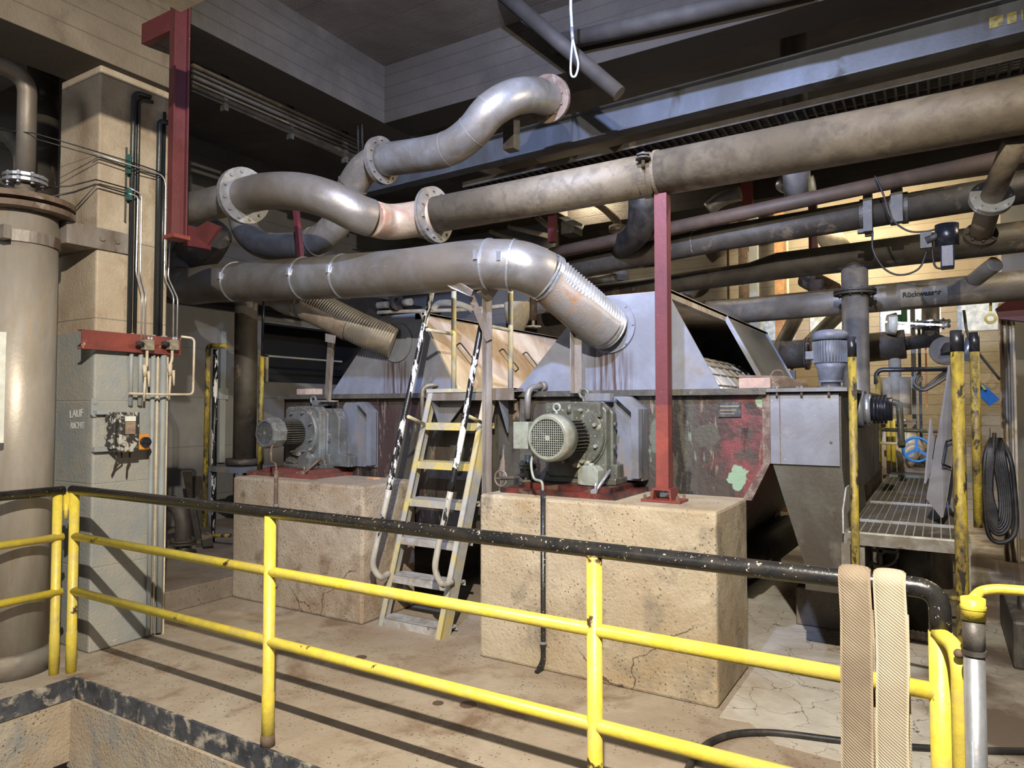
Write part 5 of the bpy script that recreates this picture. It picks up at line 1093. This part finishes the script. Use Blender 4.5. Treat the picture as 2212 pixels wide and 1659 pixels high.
xx_ = P(1950, 1000, 8.9).x; MB().tube([(xx_-.18, 8.95, zf(1008)), (xx_-.02, 8.95, zf(950)), (xx_+.0, 8.95, zf(925))], [.24, .26, .12], 24).build('casing', pipe_cream, pmp); MB().tube([(xx_+.25, 9.0, zf(1000)), (xx_-.02, 9.0, zf(960))], .12, 20).build('nozzle', pipe_tan, pmp); MB().box((xx_-.4, 8.7, 0), (xx_+.5, 9.3, zf(1008))).build('block', c_curb, pmp)
bw_ = thing('blue_handwheel', 'bright blue three-spoke handwheel above the walkway end', 'handwheel', P(1980, 970, 8.5))
c = P(1980, 971, 8.5); R_ = .125
MB().tube([c + V((math.cos(2*math.pi*k/28)*R_, 0, math.sin(2*math.pi*k/28)*R_)) for k in range(28)], .014, 10, closed=True).build('rim', blue, bw_)
mb = MB()
for k in range(3): a = math.pi/2 + 2*math.pi*k/3; mb.bar(c, c + V((math.cos(a)*R_, 0, math.sin(a)*R_)), .03, .014, up=(0,1,0))
mb.tube([c+V((0,-.03,0)), c+V((0,.05,0))], .028, 12).build('spokes', blue, bw_); MB().tube([c, c+V((0,.4,0))], .02, 10).build('stem', galv, bw_)
dw = thing('dark_handwheel', 'black handwheel in the shadow beneath the walkway', 'handwheel', P(1902, 1200, 5.6))
c = P(1902, 1190, 5.6); R_ = .105
MB().tube([c + V((math.cos(2*math.pi*k/28)*R_, 0, math.sin(2*math.pi*k/28)*R_)) for k in range(28)], .012, 8, closed=True).build('rim', mach_dark, dw)
MB().bar(c-V((R_,0,0)), c+V((R_,0,0)), .02, .012, up=(0,1,0)).bar(c-V((0,0,R_)), c+V((0,0,R_)), .02, .012, up=(0,1,0)).tube([c, c+V((0,.3,0))], .03, 12).build('spokes', mach_dark, dw)
for i, (x, y, r_) in enumerate([(1975, 5.9, .115), (2030, 7.4, .10), (1925, 6.4, .06)]):
    c = PZ(x, 1200, .3); xx2 = P(x, 1200, y).x
    bpipe([(xx2, y, 0), (xx2, y, PZ0-.06)], r_, pipe_dark if i != 1 else pipe_grey, ['wide dark pipe standing under the walkway', 'grey pipe stub standing on the floor behind the walkway leg', 'slim dark pipe under the walkway behind the black handwheel'][i], smooth=False)
# black rails far
bpipe(bend([P(1893, 830, 7.5), P(1893, 799, 7.5), P(2052, 797, 7.5)], .08), .022, black_tape, 'black topped rail crossing behind the walkway', 12, 'rail', 'far_rail', smooth=False)
bpipe([P(1896, 812, 7.5), P(1899, 1000, 7.5)], .022, yellow_worn, 'yellow upright under the black topped far rail', 12, 'post', 'far_rail_post', smooth=False)
bpipe(bend([P(1908, 870, 7.0), P(1942, 868, 7.0), P(1948, 965, 6.8)], .05), .028, mach, 'olive lever arm with black grip beside the far rail', 12, 'lever', 'lever_arm', smooth=False)
bpipe([P(1905, 928, 7.1), P(2040, 932, 7.1)], .017, mach, 'grey green low bar behind the walkway', 10, 'rail', 'cross_bar', smooth=False)
bpipe([P(1902, 957, 7.3), P(1952, 959, 7.3)], .014, cream, 'short cream bar left of the blue handwheel', 10, 'rail', 'cross_bar', smooth=False)
for i, (x, y0, y1) in enumerate([(1918, 900, 995), (1929, 905, 1005)]): bpipe([P(x, y0, 8.2), P(x+2, y1, 8.2)], .022, yellow, ['yellow upright left of the pump casing', 'second yellow upright next to the pump casing'][i], 10, 'post', 'yellow_upright', smooth=False)
# cable mess
cmz = thing('cable_bundle', 'tangle of grey cables on a bracket behind the tall walkway post', 'cables', P(2010, 830, 7.6))
for k in range(9):
    o_ = random.uniform(-12, 12); u_ = random.uniform(-4, 4)
    MB().tube(cr([P(1988+u_, 815+o_, 7.6), P(1978+u_, 832+o_*.5, 7.55), P(1996, 842+o_*.4, 7.5), P(2030, 822+o_, 7.5), P(2062, 800+o_, 7.6)], 5), .012, 8).build('cable', [pipe_tan, rubber, pipe_grey][k % 3], cmz)
av = thing('blue_actuator', 'blue and yellow actuator behind the right walkway posts', 'actuator', P(2128, 852, 8.2))
MB().bar(P(2112, 835, 8.2), P(2148, 870, 8.2), .12, .10).build('body', blue, av); MB().bar(P(2116, 826, 8.12), P(2128, 842, 8.12), .07, .02).build('yellow_label', yellow, av, 'yellow sticker')
na = thing('navy_valve_actuator', 'dark navy valve actuator hanging below the thick dark pipe', 'actuator', P(2045, 530, 6.6))
a_, b_ = P(2032, 580, 6.6), P(2060, 482, 6.6)
MB().box((a_.x, 6.55, a_.z), (b_.x, 6.7, P(2045, 530, 6.6).z)).build('lower_housing', navy, na, bevel=.01); MB().tube([(a_.x/2+b_.x/2, 6.62, P(2045, 532, 6.6).z), (a_.x/2+b_.x/2, 6.62, b_.z)], .085, 20).build('upper_housing', black_tape, na)
MB().box(P(1988, 536, 6.6), P(2012, 503, 6.66)).tube([P(2000, 520, 6.6), P(2035, 505, 6.6)], .03, 12).build('gear_box', mach_dark, na)
for i, pts in enumerate([[(1885, 500), (1886, 540), (1910, 580), (1945, 594), (1985, 580), (2003, 540)], [(1890, 380), (1908, 420), (1925, 470), (1960, 498), (2000, 500), (2030, 492)], [(2012, 520), (2018, 570), (2030, 580), (2040, 576)]]):
    bpipe([P(x, y, 6.65) for x, y in pts], .008, rubber, ['black cable looping low below the thick dark pipe', 'black cable running from the clamps to the navy actuator', 'short black cable under the navy actuator'][i], 8, 'cable', 'cable')
tag(MB().box(P(1868, 510, 7.0), P(1882, 472, 7.05)).box(P(1852, 503, 6.98), P(1886, 495, 7.05)).build('hanger_bracket', mach_dark), 'small dark T hanger below the thick dark pipe', 'bracket')
# far red columns, pipes, girders seen between the pipes
for i, (x, y0, y1, Y, w_, m_) in enumerate([(1190, 455, 522, 7.6, .09, maroon), (1612, 400, 450, 9.2, .14, redox), (1755, 480, 560, 9.6, .10, maroon), (1604, 505, 660, 11.4, .14, rust), (1682, 500, 660, 11.5, .14, MT('rusty_orange_column', (.45, .26, .12), (.30, .15, .07), .5, 6, rough=.8)), (1626, 505, 680, 11.0, .12, condgrey)]):
    a_ = P(x, y0, Y); tag(MB().box((a_.x-w_/2, Y, P(x, y1, Y).z if Y < 10 else 0), (a_.x+w_/2, Y+w_, a_.z+.6 if Y > 9 else a_.z+.1)).build('far_column', m_), ['short maroon post right of the flanged bend under the tan pipe', 'far red post seen just under the tan pipe', 'far maroon post under the thick dark pipe', 'rust spotted far column above the open hood', 'orange rusty far column right of the grey one', 'grey far column above the open hood'][i], 'column')
for i, (pts, r_, lab) in enumerate([([(1700, 505), (1712, 600)], .02, 'thin far conduit on the cream wall, left'), ([(1692, 505), (1695, 600)], .02, 'thin far conduit on the cream wall, right'), ([(1572, 510), (1574, 560)], .02, 'rusty thin downpipe on the cream wall')]):
    a_ = P(*pts[0], 11.8); tag(MB().tube([(a_.x, 11.8, 0), (a_.x, 11.8, a_.z+.3)], r_, 8).build('far_conduit', pipe_cream if i < 2 else rust), lab, 'conduit')
bpipe([P(1770, 480, 10.3), P(1815, 545, 10.3)], .16, pipe_cream, 'pale slanting pipe behind the dark horizontal pipe', 20, smooth=False)
bpipe([P(1740, 600, 10.6), P(1800, 632, 10.4)], .14, rust, 'rusty slanting pipe end between the two horizontal pipes', 20, smooth=False)
bpipe([P(1228, 420, 9), P(1290, 440, 9), P(1330, 475, 9), P(1335, 492, 9)], .055, pipe_cream, 'cream elbow pipe under the tan pipe left of the red post', 16)
tag(MB().tube([P(1334, 488, 9), P(1334, 500, 9)], .12, 16).build('rusty_flange', rust), 'rusty flange on the cream elbow pipe', 'flange')
tt = thing('perforated_tray', 'black perforated tray seen below the tan pipe left of centre', 'cable tray', P(1235, 490, 8))
MB().box(P(1212, 506, 8.0), P(1258, 484, 8.25)).build('tray_body', mach_dark, tt); MB().quad([P(1205, 470, 8), P(1225, 468, 8.4), P(1262, 488, 8.4), P(1258, 496, 8)], .01).build('tray_side', guard, tt)
for i, (x0, y0, x1, y1) in enumerate([(1060, 500, 1190, 545), (1100, 490, 1195, 512), (1160, 470, 1200, 500)]):
    bpipe([P(x0, y0, 8.6), P(x1, y1, 8.2)], .035, pipe_cream, ['cream pipe behind the big flange, lowest of three', 'cream pipe behind the big flange, middle of three', 'cream pipe behind the big flange, top of three'][i], 12, smooth=False)
bpipe([P(1495, 415, 8.6), P(1640, 430, 8.2)], .0, pipe_grey, '', rad=None) if False else None
bpipe([P(1530, 452, 8.8), P(1560, 430, 8.8), P(1600, 418, 8.8)], .09, pipe_grey, 'bluish pipe bend under the tan pipe right of the red post', 18)
wf = thing('wall_fan', 'shiny round valve body under the tan pipe above the brown pipe', 'valve', P(1710, 400, 8.4))
MB().sphere(P(1715, 395, 8.4), .17, 20, (1.2, 1, .7)).build('bowl', galv, wf); MB().tube([P(1742, 400, 8.4), P(1760, 395, 8.4)], .09, 16).build('fins', white, wf)
for i, (x0, y0, x1, y1, Y, r_) in enumerate([(1240, 585, 1440, 565, 8.5, .05), (1250, 610, 1330, 600, 8.8, .06)]):
    bpipe([P(x0, y0, Y), P(x1, y1, Y)], r_, pipe_dark, ['dark pipe above the ribbed hose elbow, upper', 'dark pipe above the ribbed hose elbow, lower'][i], 14, smooth=False)
bpipe([P(1340, 620, 9.2), P(1340, 520, 9.2)], .11, pipe_grey, 'vertical pipe stub with open side branch behind the ribbed hose', 18, smooth=False)
bpipe([P(1360, 553, 8.9), P(1402, 548, 8.9), P(1500, 538, 8.9), P(1530, 515, 8.9)], .05, pipe_grey, 'grey pipe with cream highlights left and right of the red post', 14)
tag(MB().box(P(1255, 640, 7.8), P(1322, 630, 7.85)).build('red_girder', maroon), 'short maroon girder end above the hood top edge', 'girder')
# between the hoods
dkp = MB().box((-5.6, 9.0, 0), (-2.3, 9.2, 3.0)); tag(dkp.build('dark_backing', MT('dark_brown_backing', (.05, .043, .036), (.10, .075, .05), .45, 2, rough=.8)), 'dark brown screen panel added for the dim gap far behind the hoods', 'backing')  # added dark panel standing in for the dim space between the hoods
for i, (pts, r_, m_) in enumerate([([(778, 650), (800, 640), (870, 632), (945, 618)], .036, pipe_cream), ([(755, 668), (800, 662), (838, 658)], .055, pipe_cream), ([(872, 654), (888, 652)], .055, pipe_cream), ([(785, 682), (820, 675), (900, 672), (990, 670), (1060, 664), (1140, 655)], .03, pipe_cream), ([(935, 668), (950, 655), (985, 656), (1020, 668)], .05, pipe_cream)]):
    bpipe([P(x, y, 8.3) for x, y in pts], r_, m_, ['upper cream pipe between duct and left hood', 'thick cream lagged pipe left of the dark valve', 'short cream lagged pipe right of the dark valve', 'lowest long cream pipe above the left hood', 'humped cream pipe behind the ladder rail'][i], 14)
tag(MB().box(P(840, 668, 8.25), P(870, 640, 8.35)).ring(P(856, 652, 8.2), (1,0,0), .13, .06, .03).build('dark_valve', mach_dark), 'dark valve body between the two cream lagged pipes', 'valve')
dv = thing('brass_wheel_valve', 'valve with a pale handwheel beside a cone between the hoods', 'valve', P(1152, 700, 7.9))
MB().ring(P(1152, 706, 7.9), (0,0,1), .105, .08, .018).tube([P(1152, 706, 7.9), P(1152, 650, 7.9)], .022, 10).bar(P(1136, 706, 7.9), P(1168, 706, 7.9), .015, .012).build('wheel', cream, dv)
MB().tube([P(1152, 692, 7.9), P(1152, 640, 7.9)], .05, 12).build('bonnet', rust, dv)
tag(MB().tube([P(1118, 720, 8.2), P(1118, 690, 8.2), P(1118, 655, 8.2)], [.08, .16, .19], 24).build('cone_shade', pipe_cream), 'pale cone shaped funnel left of the pale handwheel', 'funnel')
# ================================================================== LEFT BACK
lp = thing('standing_pipe', 'thick sooty vertical pipe behind the left motor', 'pipe', (P(530, 830, 4.95).x, 4.95, 0))
c = P(530, 830, 4.95); lp.location = (c.x, 4.95, P(530, 1005, 4.95).z); lp['_w'] = list(lp.location)
MB().tube([(c.x, 4.95, P(530, 1003, 4.95).z), (c.x, 4.95, 2.75)], .118, 28).build('pipe_body', pipe_dark, lp)
MB().tube([(c.x, 4.95, P(530, 1003, 4.95).z), (c.x, 4.95, P(530, 990, 4.95).z)], .19, 28).build('base_flange', pipe_dark, lp)
tb = thing('pipe_table', 'grey steel frame table carrying the sooty vertical pipe', 'frame', (c.x, 4.95, .17))
zt = P(530, 1005, 4.95).z
MB().box((c.x-.30, 4.70, zt-.06), (c.x+.22, 5.2, zt-.002)).build('top', guard, tb)
for dx, dy in ((-.29, 4.71), (.17, 4.71), (-.29, 5.14), (.17, 5.14)): MB().box((c.x+dx, dy, .17), (c.x+dx+.05, dy+.05, zt-.06)).build('leg', guard, tb)
bpipe(bend([P(441, 1175, 4.6), P(450, 747, 4.6), (P(450, 747, 4.6).x+.3, 4.6, P(450, 750, 4.6).z)], .05), .027, yellow_worn, 'worn yellow rail post with black upper half, left of the sooty pipe', 14, 'post', 'stair_rail_post', smooth=False)
bpipe([P(458, 1175, 4.75), P(466, 755, 4.75)], .027, black_chip, 'black twin rail post right next to the worn yellow one', 14, 'post', 'stair_rail_post', smooth=False)
bpipe([P(561, 1018, 4.55), P(566, 770, 4.55)], .023, yellow_worn, 'worn yellow upright right of the sooty pipe behind the left motor', 14, 'post', 'stair_rail_post', smooth=False)
bpipe([P(566, 772, 4.55), P(568, 690, 4.55), P(570, 640, 4.55)], .012, black_tape, 'thin black rod above the worn yellow upright', 10, 'rod', 'thin_rod', smooth=False)
bpipe([P(444, 1157, 4.62), P(500, 1157, 4.62)], .02, yellow_worn, 'low rusty yellow crossbar by the left plinth', 12, 'rail', 'cross_bar', smooth=False)
tag(MB().box((-7.99, 5.75, .9), (-7.93, 5.83, 2.6)).box((-7.99, 5.72, 1.72), (-7.92, 5.86, 1.86)).build('wall_trunking', condgrey), 'grey trunking with a small box on the left wall', 'trunking')
tag(MB().box((-8.0, 6.5, 2.32), (-7.97, 7.95, 2.345)).box((-8.0, 6.5, 1.97), (-7.97, 6.54, 2.34)).build('recess_frame', yellow_grey), 'thin yellowish frame in the dark wall opening', 'frame')
dvv = thing('floor_valve', 'grey flanged elbow valve in the dark corner behind the column', 'valve', (P(395, 1240, 4.1).x, 4.1, .17))
c = P(395, 1170, 4.1)
FL(dvv, 'flange_pair', (c.x, 4.1, c.z), (0,0,1), .12, .05, .02, 8, .004, .011, pipe_dark)
MB().tube(cr([(c.x, 4.1, c.z), (c.x, 4.1, c.z+.18), (c.x-.06, 4.1, c.z+.30), (c.x-.2, 4.1, c.z+.36)], 6), .075, 18).tube([(c.x+.03, 4.1, .17), (c.x, 4.1, c.z)], .06, 16).build('body', pipe_dark, dvv)
for i, (a_, b_) in enumerate([((405, 1020), (440, 1200)), ((425, 1030), (450, 1180))]):
    tag(MB().bar(P(*a_, 4.9), P(*b_, 4.5), .10, .02).build('leaning_board', pipe_dark), ['dark board leaning in the corner behind the column, left', 'dark board leaning in the corner behind the column, right'][i], 'board')
# ================================================================== FAR RIGHT
hc = thing('hose_coil', 'coil of black hoses hanging at the right edge behind the posts', 'hose', P(2150, 920, 6.4))
for k in range(7):
    w_ = 8 + k*5; lo = 1125 + k*6 if k < 6 else 1172; m_ = rubber
    x0, x1 = 2150 - w_*.55, 2152 + w_*(.85 if k < 6 else 1.05)
    MB().tube(cr([P(2148, 935, 6.4+.02*k), P(x0, 980, 6.4), P(x0-4, 1060, 6.38), P(x0+6, lo-20, 6.38), P((x0+x1)/2+4, lo, 6.38), P(x1+2, lo-25, 6.4), P(x1, 1060, 6.42), P(x1-10, 990, 6.42), P(2156, 935, 6.42+.02*k)], 6), .0165 if k == 6 else .014, 10).build('hose_loop', m_, hc)
MB().box(P(2140, 945, 6.4), P(2165, 925, 6.5)).build('hook', pipe_grey, hc)
tc_ = thing('tan_column', 'tan steel column with cables at the right edge', 'column', P(2170, 1000, 9.0))
c0, c1 = P(2158, 700, 9.0), P(2184, 700, 9.0)
MB().box((c0.x, 9.0, 0), (c1.x, 9.15, P(2170, 655, 9.0).z)).build('column', cream, tc_)
for k in range(3): xk = c0.x + .02 + k*.05; MB().tube([(xk, 8.97, 0), (xk, 8.97, P(2170, 670, 9.0).z)], .014, 8).build('cable', [rust, pipe_grey, pipe_cream][k], tc_)
tag(MB().quad([P(2150, 668, 8.8), P(2212, 625, 8.8), P(2260, 640, 8.8), P(2260, 700, 8.8), P(2160, 690, 8.8)], .1).build('red_girder', maroon), 'maroon girder above the tan column at the right edge', 'girder')
tag(MB().ring(P(2140, 688, 8.5), (0,1,0), .055, .03, .03).tube([P(2140, 672, 8.5), P(2140, 640, 8.5)], .012, 8).build('crane_hook', yellow), 'small yellow crane hook left of the maroon girder', 'hook')
bpipe([P(2082, 670, 7.5), P(2096, 735, 7.5), P(2160, 820, 7.6)], .012, pipe_tan, 'thin rope sagging between the posts and tan column', 8, 'rope', 'thin_rope')
bpipe([P(2085, 780, 7.6), P(2098, 730, 7.6)], .045, galv, 'bright metal tube end between the two right posts', 14, 'pipe', smooth=False)
tag(MB().box((.36, 5.3, 0.004), (1.3, 6.4, .30)).tube([(.42, 5.7, .30), (1.2, 5.7, .30)], .09, 16).build('machine_base', mach_dark, bevel=.02), 'low black oily machine base on the floor at the right edge', 'machine')
mb = MB()
for x_, y_ in ((-3.33, 3.30), (-3.2, 3.38), (-3.12, 3.28), (-2.35, 3.08), (-2.2, 3.15)): mb.tube([(x_, y_, 0), (x_, y_, .0025)], random.uniform(.03, .05), 12)
sp_ = mb.build('oil_spots', MT('dried_oil', (.10, .065, .045), rough=.7, bump=0)); tag(sp_, 'dark dried oil spots on the floor between railing and ladder', 'stain'); sp_['kind'] = 'stuff'
